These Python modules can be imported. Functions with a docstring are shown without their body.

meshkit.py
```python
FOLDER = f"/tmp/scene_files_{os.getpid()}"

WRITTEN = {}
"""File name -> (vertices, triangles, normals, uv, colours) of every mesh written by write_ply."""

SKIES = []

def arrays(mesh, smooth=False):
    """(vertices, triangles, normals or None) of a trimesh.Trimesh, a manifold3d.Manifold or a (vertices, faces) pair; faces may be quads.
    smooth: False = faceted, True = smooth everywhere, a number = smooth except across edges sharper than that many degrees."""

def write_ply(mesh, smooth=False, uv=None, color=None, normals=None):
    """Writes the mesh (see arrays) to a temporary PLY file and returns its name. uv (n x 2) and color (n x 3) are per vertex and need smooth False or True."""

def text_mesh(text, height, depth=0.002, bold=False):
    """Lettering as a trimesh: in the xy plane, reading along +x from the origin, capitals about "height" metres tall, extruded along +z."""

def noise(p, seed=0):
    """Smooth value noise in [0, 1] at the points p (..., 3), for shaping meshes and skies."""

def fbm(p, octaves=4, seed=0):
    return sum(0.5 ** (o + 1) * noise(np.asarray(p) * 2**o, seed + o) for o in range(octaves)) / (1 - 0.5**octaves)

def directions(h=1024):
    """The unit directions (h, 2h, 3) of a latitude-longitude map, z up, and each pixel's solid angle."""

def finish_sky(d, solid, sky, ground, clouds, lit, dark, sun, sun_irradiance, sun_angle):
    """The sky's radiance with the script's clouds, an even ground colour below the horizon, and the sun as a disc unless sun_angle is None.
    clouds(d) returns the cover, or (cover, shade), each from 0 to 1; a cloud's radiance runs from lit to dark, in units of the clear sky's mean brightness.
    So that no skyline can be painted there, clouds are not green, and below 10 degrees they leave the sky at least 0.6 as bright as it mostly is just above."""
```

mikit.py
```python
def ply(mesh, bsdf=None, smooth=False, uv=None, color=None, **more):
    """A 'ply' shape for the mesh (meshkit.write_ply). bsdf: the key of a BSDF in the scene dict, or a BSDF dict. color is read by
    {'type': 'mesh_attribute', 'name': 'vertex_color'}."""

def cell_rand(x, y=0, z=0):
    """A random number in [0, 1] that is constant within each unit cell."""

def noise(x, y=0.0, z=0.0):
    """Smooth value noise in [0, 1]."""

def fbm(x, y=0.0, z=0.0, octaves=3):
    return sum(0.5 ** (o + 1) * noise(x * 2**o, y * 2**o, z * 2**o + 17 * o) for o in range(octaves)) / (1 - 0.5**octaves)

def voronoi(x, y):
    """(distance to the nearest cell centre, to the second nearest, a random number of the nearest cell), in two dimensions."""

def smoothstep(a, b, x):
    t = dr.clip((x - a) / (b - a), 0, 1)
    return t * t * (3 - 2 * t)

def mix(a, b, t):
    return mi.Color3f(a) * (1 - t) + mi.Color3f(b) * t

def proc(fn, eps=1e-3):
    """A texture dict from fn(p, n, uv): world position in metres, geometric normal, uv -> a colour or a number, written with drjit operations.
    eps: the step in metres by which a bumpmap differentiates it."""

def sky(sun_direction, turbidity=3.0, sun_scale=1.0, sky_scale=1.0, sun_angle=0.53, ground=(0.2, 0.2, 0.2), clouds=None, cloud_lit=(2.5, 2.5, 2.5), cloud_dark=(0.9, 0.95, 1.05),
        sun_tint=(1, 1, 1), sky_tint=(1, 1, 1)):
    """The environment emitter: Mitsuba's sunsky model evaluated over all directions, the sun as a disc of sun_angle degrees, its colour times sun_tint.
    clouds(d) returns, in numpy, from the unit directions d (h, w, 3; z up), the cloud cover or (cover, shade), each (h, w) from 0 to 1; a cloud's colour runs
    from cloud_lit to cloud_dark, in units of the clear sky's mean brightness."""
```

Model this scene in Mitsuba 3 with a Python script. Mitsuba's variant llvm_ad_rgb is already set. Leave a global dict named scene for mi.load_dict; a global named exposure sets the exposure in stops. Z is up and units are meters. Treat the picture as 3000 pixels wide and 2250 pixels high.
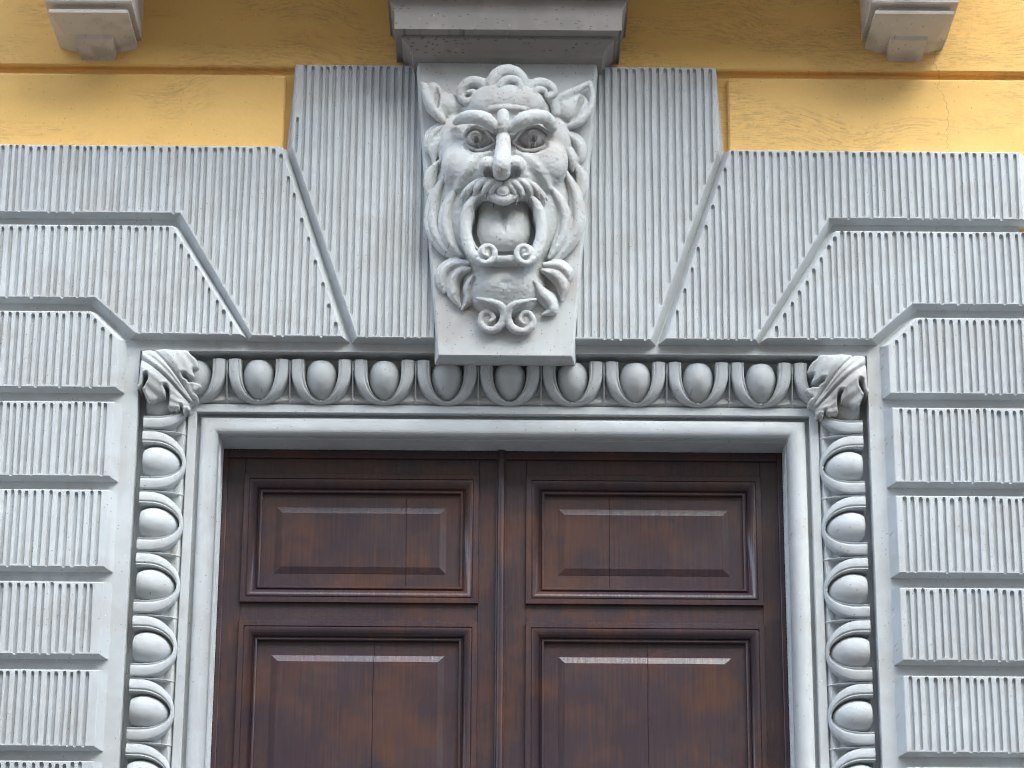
import math, random
import numpy as np, trimesh, manifold3d as m3, shapely
import shapely.geometry as sg
import drjit as dr, mitsuba as mi, mikit, meshkit
from mikit import noise, fbm, voronoi, smoothstep, mix, proc

T = mi.ScalarTransform4f
scene, labels = {'type': 'scene'}, {}

# ------------------------------------------------------------------ camera, sky, exposure
PITCH, YAW, ROLL = math.radians(19.554), math.radians(0.2206), math.radians(0.3596)
fw = np.array([math.sin(YAW) * math.cos(PITCH), math.cos(YAW) * math.cos(PITCH), math.sin(PITCH)])
rt = np.cross(fw, [0, 0, 1]); rt /= np.linalg.norm(rt)
up0 = np.cross(rt, fw)
upv = -math.sin(ROLL) * rt + math.cos(ROLL) * up0
EYE = np.array([-0.0054, -9.118, 1.6])
scene['camera'] = {'type': 'perspective', 'fov': 2 * math.degrees(math.atan(1500 / 8128.6)), 'fov_axis': 'x', 'near_clip': 0.1, 'far_clip': 3000.0,
    'to_world': T().look_at(origin=EYE.tolist(), target=(EYE + fw).tolist(), up=upv.tolist())}

def cloud_cover(d):
    n = meshkit.fbm(d * np.array([2.2, 2.2, 4.0]) + 3.1, 4, 5)
    return 0.40 + 0.35 * n, 0.35 * n
scene['sky'] = mikit.sky((0.36, -0.54, 0.74), turbidity=3, sun_scale=0.14, sun_angle=36, sun_tint=(0.86, 0.99, 1.16), ground=(0.08, 0.08, 0.08), clouds=cloud_cover,
    cloud_lit=(2.38, 2.5, 2.68), sky_tint=(0.95, 1.0, 1.06))
exposure = 4.65

# ------------------------------------------------------------------ materials
def stone_col(lo, hi, stain, amount, pitted=False, pits=0.80):
    def f(p, n, uv):
        big = fbm(p.x * 2.3, p.y * 2.3, p.z * 2.3, 2)
        mid = fbm(p.x * 17, p.y * 17, p.z * 11, 2)
        fine = noise(p.x * 190, p.y * 190, p.z * 190)
        c = mix(lo, hi, dr.clip(0.10 + 0.8 * big + 0.5 * (mid - 0.5) + 0.12 * (fine - 0.5), 0, 1))
        st = smoothstep(0.44, 0.64, fbm(p.x * 5 + 7, p.y * 5, p.z * 6, 3)) * smoothstep(0.35, 0.65, mid)
        c = mix(c, stain, amount * st)
        run = smoothstep(0.62, 0.8, noise(p.x * 38, 3.0, p.z * 2.2)) * (1 - dr.abs(n.z)) * smoothstep(0.4, 0.7, big)
        c = mix(c, stain, 0.25 * run)
        a, b, r = voronoi(p.x * 46 + p.y * 13, p.z * 46 + p.y * 29)
        pit = smoothstep(0.13, 0.05, a) * smoothstep(pits, pits + 0.03, r) * smoothstep(0.3, 0.6, mid)
        chip = smoothstep(0.12, 0.05, a) * smoothstep(0.04, 0.01, r)
        c = mix(c, (0.13, 0.12, 0.115), 0.75 * pit)
        if pitted:
            a, b, r = voronoi(p.x * 38 + 3 * noise(p.z * 30, 2.0, 0.0), p.z * 120)
            c = mix(c, (0.10, 0.09, 0.085), 0.75 * smoothstep(0.30, 0.12, a) * smoothstep(0.62, 0.68, r) * smoothstep(0.45, 0.6, noise(p.x * 5, p.z * 45, 1.0)))
        return mix(c, (0.72, 0.73, 0.74), 0.6 * chip)
    return f

def stone_bump(p, n, uv):
    return (0.45 * fbm(p.x * 55, p.y * 55, p.z * 48, 2) + 0.22 * noise(p.x * 230, p.y * 230, p.z * 230) + 0.5 * noise(p.x * 9, p.y * 9, p.z * 9)) * 0.002
BUMP = proc(stone_bump, 1.2e-3)
def block_bump(p, n, uv):
    return (0.45 * noise(p.x * 42, p.y * 42, p.z * 38) + 0.5 * noise(p.x * 9, p.y * 9, p.z * 9)) * 0.002
FLAT = proc(block_bump, 3e-3)

def mat(key, col, rough, bump=None, scale=1.0, **more):
    b = {'type': 'principled', 'base_color': proc(col) if callable(col) else {'type': 'rgb', 'value': list(col)}, 'roughness': rough, **more}
    if bump is not None:
        b = {'type': 'bumpmap', 'relief': bump, 'scale': scale, 'bsdf': b}
    scene[key] = {'type': 'twosided', 'bsdf': b}
    return key
STONE = mat('painted_stone', stone_col((0.345, 0.367, 0.374), (0.458, 0.497, 0.510), (0.31, 0.295, 0.28), 0.34), 0.72, FLAT, 1.0, specular=0.35)
CARVED = mat('carved_stone', stone_col((0.375, 0.39, 0.385), (0.485, 0.52, 0.52), (0.31, 0.275, 0.26), 0.5, False, 0.5), 0.72, BUMP, 1.3, specular=0.35)
WARM = mat('corbel_stone', stone_col((0.44, 0.405, 0.355), (0.54, 0.50, 0.445), (0.27, 0.25, 0.22), 0.6, False, 0.62), 0.8, BUMP, 1.6, specular=0.3)
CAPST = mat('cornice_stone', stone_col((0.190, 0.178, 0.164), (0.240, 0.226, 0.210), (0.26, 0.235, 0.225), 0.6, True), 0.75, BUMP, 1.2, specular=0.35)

def stucco_col(p, n, uv):
    big = fbm(p.x * 1.3 + 5, p.z * 1.7, 2.0, 3)
    wx = p.x + 0.10 * (noise(p.x * 5, p.z * 5, 1.0) - 0.5)
    wz = p.z + 0.10 * (noise(p.x * 4, p.z * 4, 9.0) - 0.5) + 0.06 * p.x
    zone = smoothstep(0.42, 0.62, fbm(wx * 2.6, wz * 8.5, 4.0, 3))
    scr = smoothstep(0.48, 0.70, fbm(wx * 26 + wz * 9, wz * 260, 6.0, 3))
    fine = smoothstep(0.50, 0.72, fbm(wx * 60, wz * 330, 2.0, 2))
    haze = smoothstep(0.42, 0.85, fbm(wx * 9, wz * 30, 8.0, 3))
    c = mix((0.635, 0.385, 0.108), (0.73, 0.48, 0.182), dr.clip(0.1 + 0.9 * big + 0.25 * (noise(p.x * 160, p.z * 160, 0.0) - 0.5), 0, 1))
    c = mix(c, (0.30, 0.20, 0.10), zone * (0.24 * scr + 0.20 * fine + 0.09 * haze))
    line = 1.575 + 0.13 * (6.0 - p.z) + 0.030 * (noise(p.z * 22, 1.0, 0.0) - 0.5) + 0.012 * (noise(p.z * 90, 4.0, 0.0) - 0.5)
    c = mix(c, (0.26, 0.17, 0.08), 0.55 * smoothstep(0.0016, 0.0006, dr.abs(p.x - line)))                   # a hairline crack
    a, b, r = voronoi(p.x * 30, p.z * 30)
    return mix(c, (0.22, 0.14, 0.06), 0.6 * smoothstep(0.08, 0.03, a) * smoothstep(0.8, 0.84, r))
def stucco_bump(p, n, uv):
    return (fbm(p.x * 8, p.y * 8, p.z * 14, 3) + 0.3 * fbm(p.x * 70, p.y * 70, p.z * 120, 3)) * 0.0022
STUCCO = mat('yellow_stucco', stucco_col, 0.85, proc(stucco_bump, 1.5e-3), 1.0, specular=0.25)

def wood_col(p, n, uv):
    blot = fbm(p.x * 5.5 + 3, p.y * 5, p.z * 5.5, 4)
    blot2 = fbm(p.x * 13 + 11, p.y * 5, p.z * 10, 3)
    grain = fbm(p.x * 230, p.y * 60, p.z * 7, 3)
    t = dr.clip(smoothstep(0.36, 0.78, 0.65 * blot + 0.35 * blot2) + 0.95 * (grain - 0.5), 0, 1)
    c = mix((0.0220, 0.0165, 0.0260), (0.078, 0.0305, 0.0165), t)
    return mix(c, (0.042, 0.0190, 0.0205), 0.3)
def wood_rough(p, n, uv):
    return 0.24 + 0.18 * fbm(p.x * 7, p.y * 7, p.z * 7, 3)
def wood_bump(p, n, uv):
    return (0.6 * fbm(p.x * 160, p.y * 50, p.z * 7, 2) + 0.8 * fbm(p.x * 6, p.y * 6, p.z * 6, 2)) * 0.0012
scene['dark_wood'] = {'type': 'twosided', 'bsdf': {'type': 'bumpmap', 'relief': proc(wood_bump, 1e-3), 'scale': 1.0,
    'bsdf': {'type': 'principled', 'base_color': proc(wood_col), 'roughness': proc(wood_rough), 'specular': 0.5, 'clearcoat': 0.2, 'clearcoat_gloss': 0.75}}}
WOOD = 'dark_wood'
mat('plaster', (0.25, 0.205, 0.155), 0.9)
mat('paving', lambda p, n, uv: mix((0.060, 0.058, 0.056), (0.10, 0.098, 0.094), fbm(p.x * 1.5, p.y * 1.5, 0.0, 4)), 0.9)

# ------------------------------------------------------------------ helpers
used = {}
def key_for(name):
    k = used.get(name, 0); used[name] = k + 1
    return name if k == 0 else f'{name}_{k:03d}'
def put(name, mesh, material, smooth=False, **more):
    k = key_for(name)
    scene[k] = mikit.ply(mesh, material, smooth=smooth, **more)
    return k
def tag(key, label, cat=None, **more):
    labels[key] = {'label': label, **({'category': cat} if cat else {}), **more}

def quads(rows, close_u=False):
    """surface through rows of points (n, m, 3)"""
    P = np.asarray(rows, float); n, m = P.shape[:2]
    I = np.arange(n * m).reshape(n, m)
    a, b, c, d = I[:-1, :-1], I[1:, :-1], I[1:, 1:], I[:-1, 1:]
    return trimesh.Trimesh(P.reshape(-1, 3), np.vstack([np.stack([a, b, c], -1).reshape(-1, 3), np.stack([a, c, d], -1).reshape(-1, 3)]), process=False)
def solid(pts):
    return m3.Manifold.hull_points(np.asarray(pts, float))
def tri(man):
    m = man.to_mesh()
    return trimesh.Trimesh(np.asarray(m.vert_properties)[:, :3], np.asarray(m.tri_verts), process=False)
def boxm(x0, x1, d0, d1, z0, z1, c=0.003):
    """box with chamfered edges; d is the distance in front of the wall plane (y = -d)"""
    pts = []
    for sx in (0, 1):
        for sd in (0, 1):
            for sz in (0, 1):
                x, d, z = (x0, x1)[sx], (d0, d1)[sd], (z0, z1)[sz]
                ix, iy, iz = (c, -c)[sx], (c, -c)[sd], (c, -c)[sz]
                pts += [(x + ix, -(d + iy), z), (x + ix, -d, z + iz), (x, -(d + iy), z + iz)]
    return solid(pts)
def extrude(poly, d0, d1):
    """shapely polygon in (x, z) as a plate from depth d0 to d1 in front of the wall plane"""
    t = trimesh.creation.extrude_polygon(poly, d1 - d0, engine='earcut')
    v = t.vertices
    t.vertices = np.stack([v[:, 0], -(d0 + v[:, 2]), v[:, 1]], 1)
    return t
def mirror(mesh):
    v = np.array(mesh.vertices) * [-1, 1, 1]
    return trimesh.Trimesh(v, np.array(mesh.faces)[:, ::-1], process=False)

# ------------------------------------------------------------------ ground
g = 600.0
scene['ground'] = mikit.ply(trimesh.Trimesh([[-g, -g, 0], [g, -g, 0], [g, g, 0], [-g, g, 0]], [[0, 1, 2], [0, 2, 3]], process=False), 'paving')
labels['ground'] = {'label': 'grey paved street in front of the doorway', 'kind': 'structure'}

# ------------------------------------------------------------------ the other side of the street
tag('building', 'plain plastered building across the street, behind the viewer', 'building')
scene['building__wall'] = mikit.ply(trimesh.creation.box(bounds=[[-40, -32, 0], [40, -17, 17]]), 'plaster')
scene['building__cornice'] = mikit.ply(trimesh.creation.box(bounds=[[-40.4, -32.4, 17], [40.4, -16.5, 17.4]]), 'plaster')

# ------------------------------------------------------------------ yellow wall
W = 'stucco_wall'
tag(W, 'ochre yellow stucco wall above and around the grey stone surround, streaked with dark scratches', 'wall')
hole = sg.Polygon([(-9, 0), (9, 0), (9, 13), (-9, 13)]).difference(sg.box(-1.30, -1, 1.30, 4.98))
put(W + '__masonry', extrude(hole, -0.5, -0.03), STUCCO)
put(W + '__body', tri(boxm(-9, 9, -9, -0.501, 0, 13)), STUCCO)
def plate(x0, x1, z0, z1, d=0.0, c=0.006):
    return tri(boxm(x0, x1, -0.05, d, z0, z1, c))
k = put(W + '__frieze', plate(-9, 9, 6.0545, 13), STUCCO); tag(k, 'smooth yellow band between the corbels, dark in the balcony shade')
k = put(W + '__panel', plate(-3.6, -0.798, 5.70, 6.022), STUCCO); tag(k, 'raised yellow panel left of the keystone')
k = put(W + '__panel', plate(0.805, 3.6, 5.70, 6.026), STUCCO); tag(k, 'raised yellow panel right of the keystone')
for x0, x1 in ((-3.6, -1.93), (1.93, 3.6)):
    for i in range(15):
        put(W + '__panel', plate(x0, x1, 5.665 - 0.375 * (i + 1) + 0.035, 5.665 - 0.375 * i), STUCCO)

# ------------------------------------------------------------------ rusticated stone surround
S = 'stone_surround'
tag(S, 'grey rusticated stone door surround of fluted blocks fanning out round the keystone', 'door surround')
outer = sg.Polygon([(-1.83, 0), (1.83, 0), (1.83, 5.715), (0.785, 5.715), (0.765, 6.03), (-0.765, 6.03), (-0.785, 5.715), (-1.83, 5.715)])
put(S + '__backing', extrude(outer.difference(sg.box(-1.272, -1, 1.272, 4.953)), -0.14, 0.0), STONE)

D = 0.045                                                                 # how far the block faces stand proud
def cross2(a, b): return a[..., 0] * b[..., 1] - a[..., 1] * b[..., 0]
def offset_poly(P, amt):
    """move each edge of the counter-clockwise polygon P outwards by its amt"""
    P = np.asarray(P, float); n = len(P); out = []
    def line(i):
        a, b = P[i], P[(i + 1) % n]; t = (b - a) / np.linalg.norm(b - a)
        nrm = np.array([t[1], -t[0]])
        return a + nrm * amt[i], t
    for i in range(n):
        (p, t), (q, s) = line(i - 1), line(i)
        out.append(p + t * (cross2(q - p, s) / cross2(t, s)))
    return np.array(out)
def edge_kinds(P):
    P = np.asarray(P, float); K = []
    for i in range(len(P)):
        t = P[(i + 1) % len(P)] - P[i]; t = t / np.linalg.norm(t)
        K.append('bottom' if t[0] > 0.97 else 'top' if t[0] < -0.97 else 'side' if abs(t[1]) > 0.97 else 'slant')
    return K
def block(P, seed, margins, chamf=None):
    rng = random.Random(seed)
    kinds = edge_kinds(P)
    ch = {'bottom': 0.006, 'top': 0.004, 'side': 0.022, 'slant': 0.020} if len(P) != 5 or P[0][0] > 0.3 or P[0][0] < -0.6 else {'bottom': 0.006, 'top': 0.003, 'side': 0.008, 'slant': 0.020}
    base = offset_poly(P, [ch[k] for k in kinds])
    j = lambda a: np.asarray(a)
    rings = [(offset_poly(P, [-0.0035] * len(kinds)), D), (j(P), D - 0.003), (base, 0.0005), (base, -0.03)]
    n = len(P)
    v = np.vstack([np.stack([r[:, 0], np.full(n, -d), r[:, 1]], 1) for r, d in rings])
    f = []
    for r in range(3):
        for i in range(n):
            a, b = r * n + i, r * n + (i + 1) % n
            f += [[a, a + n, b], [b, a + n, b + n]]
    vv, ff = trimesh.creation.triangulate_polygon(sg.Polygon(rings[0][0]), engine='earcut')
    # map cap triangles on ring vertices
    def cap(ring, start, flip):
        vv, ff = trimesh.creation.triangulate_polygon(sg.Polygon(ring), engine='earcut')
        idx = [int(np.argmin(np.linalg.norm(ring - p, axis=1))) + start for p in vv]
        t = np.array(idx)[ff]
        a = ring[t[:, 0] - start]; b = ring[t[:, 1] - start]; c = ring[t[:, 2] - start]
        area = cross2(b - a, c - a)
        t[area < 0] = t[area < 0][:, ::-1]
        return t[:, ::-1].tolist() if flip else t.tolist()
    f += cap(rings[0][0], 0, False) + cap(rings[3][0], 3 * n, True)
    body = m3.Manifold(m3.Mesh(v.astype(np.float32), np.array(f, np.uint32)))
    if body.status() != m3.Error.NoError or body.volume() < 0:
        raise ValueError(f'block {seed}: {body.status()} {body.volume()}')
    # flutes
    lim = sg.Polygon(offset_poly(P, [-margins.get(k, 0.012) for k in kinds]))
    x0, z0, x1, z1 = lim.bounds
    x = x0 + rng.uniform(0.002, 0.012)
    cutters = []
    while x < x1 - 0.004:
        line = lim.intersection(sg.LineString([(x, z0 - 1), (x, z1 + 1)]))
        for seg in getattr(line, 'geoms', [line]):
            if seg.is_empty or seg.length < 0.03: continue
            za, zb = sorted((seg.coords[0][1], seg.coords[-1][1]))
            za += rng.uniform(-0.004, 0.007); zb += rng.uniform(-0.006, 0.003)
            hw = rng.uniform(0.0049, 0.0068); m = max(4, int((zb - za) / 0.09) + 3)
            zs = np.concatenate([[za], np.linspace(za + 0.007, zb - 0.007, m - 2), [zb]]); sec = []
            wob = rng.uniform(-0.0015, 0.0015)
            for q, z in enumerate(zs):
                e = 0.55 if q in (0, m - 1) else 1.0
                cx = x + wob * math.sin(z * 9 + seed) + rng.uniform(-0.0004, 0.0004); h = hw * e * rng.uniform(0.92, 1.08)
                dep = (0.0118 if e == 1 else 0.007) * rng.uniform(0.93, 1.07)
                sec.append([(cx - h * 1.25, -(D + 0.002), z), (cx + h * 1.25, -(D + 0.002), z), (cx + h * 1.05, -(D - 0.0028), z), (cx + h * 0.78, -(D - dep), z), (cx - h * 0.78, -(D - dep), z), (cx - h * 1.05, -(D - 0.0028), z)])
            sec = np.array(sec).reshape(-1, 3); tf = []
            for q in range(m - 1):
                for i in range(6):
                    a, b = q * 6 + i, q * 6 + (i + 1) % 6
                    tf += [[a, b, a + 6], [b, b + 6, a + 6]]
            e = 6 * (m - 1)
            for i in range(1, 5): tf += [[0, i + 1, i], [e, e + i, e + i + 1]]
            c = m3.Manifold(m3.Mesh(sec.astype(np.float32), np.array(tf, np.uint32)))
            if c.volume() < 0: c = m3.Manifold(m3.Mesh(sec.astype(np.float32), np.array(tf, np.uint32)[:, ::-1].copy()))
            cutters.append(c)
        x += rng.choice((0.0240, 0.0272, 0.0280, 0.0290)) + rng.uniform(-0.0016, 0.0016)
    if cutters:
        body = body - m3.Manifold.batch_boolean(cutters, m3.OpType.Add)
    return tri(body)

VM = {'bottom': 0.0015, 'top': 0.003, 'side': 0.014, 'slant': 0.007}
right_blocks = [
    ([(0.15, 4.990), (0.514, 4.990), (0.764, 5.718), (0.758, 6.043), (0.15, 6.043)], VM),
    ([(0.563, 4.993), (0.880, 4.993), (1.151, 5.455), (1.843, 5.455), (1.843, 5.718), (0.802, 5.718)], VM),
    ([(0.914, 4.997), (1.287, 4.999), (1.434, 5.131), (1.90, 5.131), (1.90, 5.408), (1.175, 5.408)], VM),
]
QM = {'bottom': 0.0015, 'top': 0.004, 'side': 0.020, 'slant': 0.009}
zq = [(4.798, 5.081), (4.475, 4.747), (4.153, 4.428), (3.849, 4.102), (3.536, 3.797), (3.222, 3.488)]
while zq[-1][0] > 0.5:
    zq.append((zq[-1][0] - 0.316, zq[-1][1] - 0.316))
right_blocks.append(([(1.340, 4.798), (1.86, 4.798), (1.86, 5.081), (1.446, 5.081), (1.340, 4.978)], QM))
for i, (a, b) in enumerate(zq[1:]):
    e = 1.90 if i % 2 == 0 else 1.86
    right_blocks.append(([(1.345, a), (e, a), (e, b), (1.345, b)], QM))
for i, (P, M) in enumerate(right_blocks):
    put(S + '__block', block(P, 100 + i, M), STONE)
for i, (P, M) in enumerate(right_blocks):
    Q = [(-x, z) for x, z in P][::-1]
    put(S + '__block', block(Q, 200 + i, M), STONE)

# ------------------------------------------------------------------ moulded door frame
F = 'door_frame'
tag(F, 'grey moulded door frame carved with a row of eggs and acanthus leaves at its corners', 'door frame')
FX, FZ = 1.272, 4.953
def frame_sweep(prof):
    rows = []
    for v, w in prof:
        X, Z = FX - v, FZ - v
        rows.append([(-X, -w, 0), (-X, -w, Z), (X, -w, Z), (X, -w, 0)])
    return quads(rows)
arc = lambda cv, cw, r, a0, a1, n: [(cv - r * math.cos(t), cw + r * math.sin(t)) for t in np.linspace(a0, a1, n)]
put(F + '__casing', frame_sweep([(-0.012, -0.088), (0.026, -0.088), (0.026, -0.118), (0.163, -0.118), (0.168, -0.112), (0.168, -0.083), (0.1705, -0.080), (0.1965, -0.080), (0.199, -0.083), (0.199, -0.118), (0.215, -0.118)]), STONE)
put(F + '__roll_moulding', frame_sweep([(0.2125, -0.122)] + arc(0.2455, -0.104, 0.0325, 0, math.pi * 0.93, 16) + [(0.2785, -0.120)]), STONE, smooth=50)
put(F + '__reveal', frame_sweep([(0.270, -0.1215), (0.2815, -0.1215), (0.2825, -0.123), (0.2825, -0.30)]), STONE)

# egg-and-cup band: u along the run, v inwards from the strip edge, w towards the viewer
PER = 0.2203
def ovolo(v):
    t = np.clip((v - 0.020) / 0.150, 0, 1)
    return -0.030 - 0.068 * (1 - np.sqrt(np.maximum(1 - t * t, 0.04)))
def cup_field():
    us, vs = np.linspace(-PER / 2, PER / 2, 123), np.linspace(0.019, 0.172, 86)
    u, v = np.meshgrid(us, vs, indexing='ij')
    o = ovolo(v)
    vv = np.maximum(v - 0.060, 0)
    ri = np.sqrt((u / 0.0600) ** 2 + (vv / 0.0970) ** 2); ro = np.sqrt((u / 0.1030) ** 2 + (vv / 0.1090) ** 2)
    st = lambda a, b, x: np.clip((x - a) / (b - a), 0, 1) ** 2 * (3 - 2 * np.clip((x - a) / (b - a), 0, 1))
    ground = o - 0.036
    q = np.clip((ri - 1) / np.maximum((ri - 1) + (1 - ro), 1e-4), 0, 1)
    rim = o + 0.001 + 0.011 * np.sqrt(np.clip(1 - ((q - 0.56) / 0.50) ** 2, 0, 1)) + 0.006 * np.exp(-((q - 0.08) / 0.09) ** 2) - 0.0035 * np.exp(-((q - 0.30) / 0.06) ** 2)
    w = np.where(ri < 1, o - 0.056 + 0.052 * st(0.92, 1.0, ri), np.where(ro < 1, rim, rim + (ground - rim) * st(1.0, 1.035, ro)))
    au = PER / 2 - np.abs(u)
    dart = np.where(ro > 1, o - 0.004 - 0.032 * st(0.0030, 0.0058, au - 0.0025 * np.clip((0.06 - v) / 0.04, -0.6, 1)), -1)
    w = np.maximum(w, dart)
    head = o - 0.008 - 1.1 * np.maximum(np.abs(v - 0.158) - 0.006 + 0.14 * au, 0)
    w = np.where((v > 0.13) & (ro > 1), np.maximum(w, np.maximum(head, ground)), w)
    p = np.stack([u, v, w], -1)
    w += 0.0022 * (meshkit.fbm(p * 38 + 4, 3, 3) - 0.5)
    w[:, 0] = -0.1185; w[:, -1] = -0.114; w = np.maximum(w, -0.1185)
    return u, v, w
cu, cv_, cw = cup_field()
def band_mesh(u, v, w, kind, c):
    if kind == 'top':   P = np.stack([-u + c, -w, FZ - v], -1)
    if kind == 'left':  P = np.stack([-(FX - v), -w, -u + c], -1)
    if kind == 'right': P = np.stack([FX - v, -w, u + c], -1)
    return P
def egg_mesh(seed):
    s = trimesh.creation.icosphere(subdivisions=4)
    p = s.vertices.copy(); rng = np.random.default_rng(seed)
    t = p[:, 1]
    ru = 0.0545 * (1 - 0.07 * t - 0.02 * t * t) * rng.uniform(0.97, 1.03)
    v = np.maximum(0.079 + 0.0745 * t, 0.0250 + 0.004 * p[:, 0] ** 2 + 0.01 * np.maximum(-t - 0.6, 0) * 0)
    w = -0.074 + 0.063 * p[:, 2] - 0.018 * t - 0.004 * t * t
    q = np.stack([p[:, 0] * ru, v, w], 1)
    q += p * (0.0030 * (meshkit.fbm(q * 30 + seed, 3, seed) - 0.5))[:, None]
    return q, s.faces
runs = [('top', 0.022 + PER * k) for k in range(-5, 6)] + [('left', 4.56 + 0.2205 - PER * k) for k in range(0, 22)] + [('right', 4.562 + 0.2205 - PER * k) for k in range(0, 22)]
cup0 = {}
for i, (kind, c) in enumerate(runs):
    if c < 0.12 and kind != 'top': continue
    P = band_mesh(cu, cv_, cw, kind, c)
    if kind == 'top' and abs(c) > 1.0: P = P[(P[:, 0, 0] * np.sign(c)) < 1.18]
    put(F + '__egg_cup', quads(P), STONE, smooth=40)
    q, f = egg_mesh(i % 7)
    if kind != 'top': q[:, 0] *= 1.05
    if kind != 'top' and c > 4.7: q[:, 2] -= 0.016
    if kind == 'top' and abs(c) > 1.0: q[:, 2] -= 0.008
    put(F + '__egg', trimesh.Trimesh(band_mesh(q[:, 0], q[:, 1], q[:, 2], kind, c), f, process=False), STONE, smooth=True)

# acanthus leaf on each corner, outline in millimetres from the outer corner of the frame (across, down)
LEAF = [(7,7),(50,6),(62,5),(120,6),(148,5),(158,3),(172,6),(178,16),(186,22),(196,29),(204,40),(210,52),(209,64),(198,68),(188,66),(186,74),(191,82),(196,92),(190,101),(176,104),(166,102),(172,112),(196,112),(217,116),(219,126),(212,136),(197,144),(186,146),(200,150),(208,160),(205,170),(192,176),(182,181),(178,192),(184,204),(178,214),(166,210),(160,220),(148,217),(142,206),(136,216),(126,214),(117,216),(106,210),(100,196),(98,180),(92,172),(86,178),(70,182),(58,192),(44,196),(33,190),(30,176),(24,168),(22,158),(14,150),(4,150),(-3,140),(2,130),(4,100),(5,60)]
NOTCHES = [[(20,100),(31,94),(37,103),(35,120),(24,138),(12,156),(4,156),(16,134),(19,114)], [(86,133),(99,130),(107,141),(109,168),(105,200),(98,202),(97,172),(96,150)],
    [(146,188),(151,190),(157,226),(150,228),(146,206)], [(148,87),(160,84),(172,95),(206,101),(208,108),(172,109),(154,100)], [(190,71),(224,73),(224,79),(196,81),(186,76)], [(192,146),(222,147),(222,151),(194,151)]]
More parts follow.
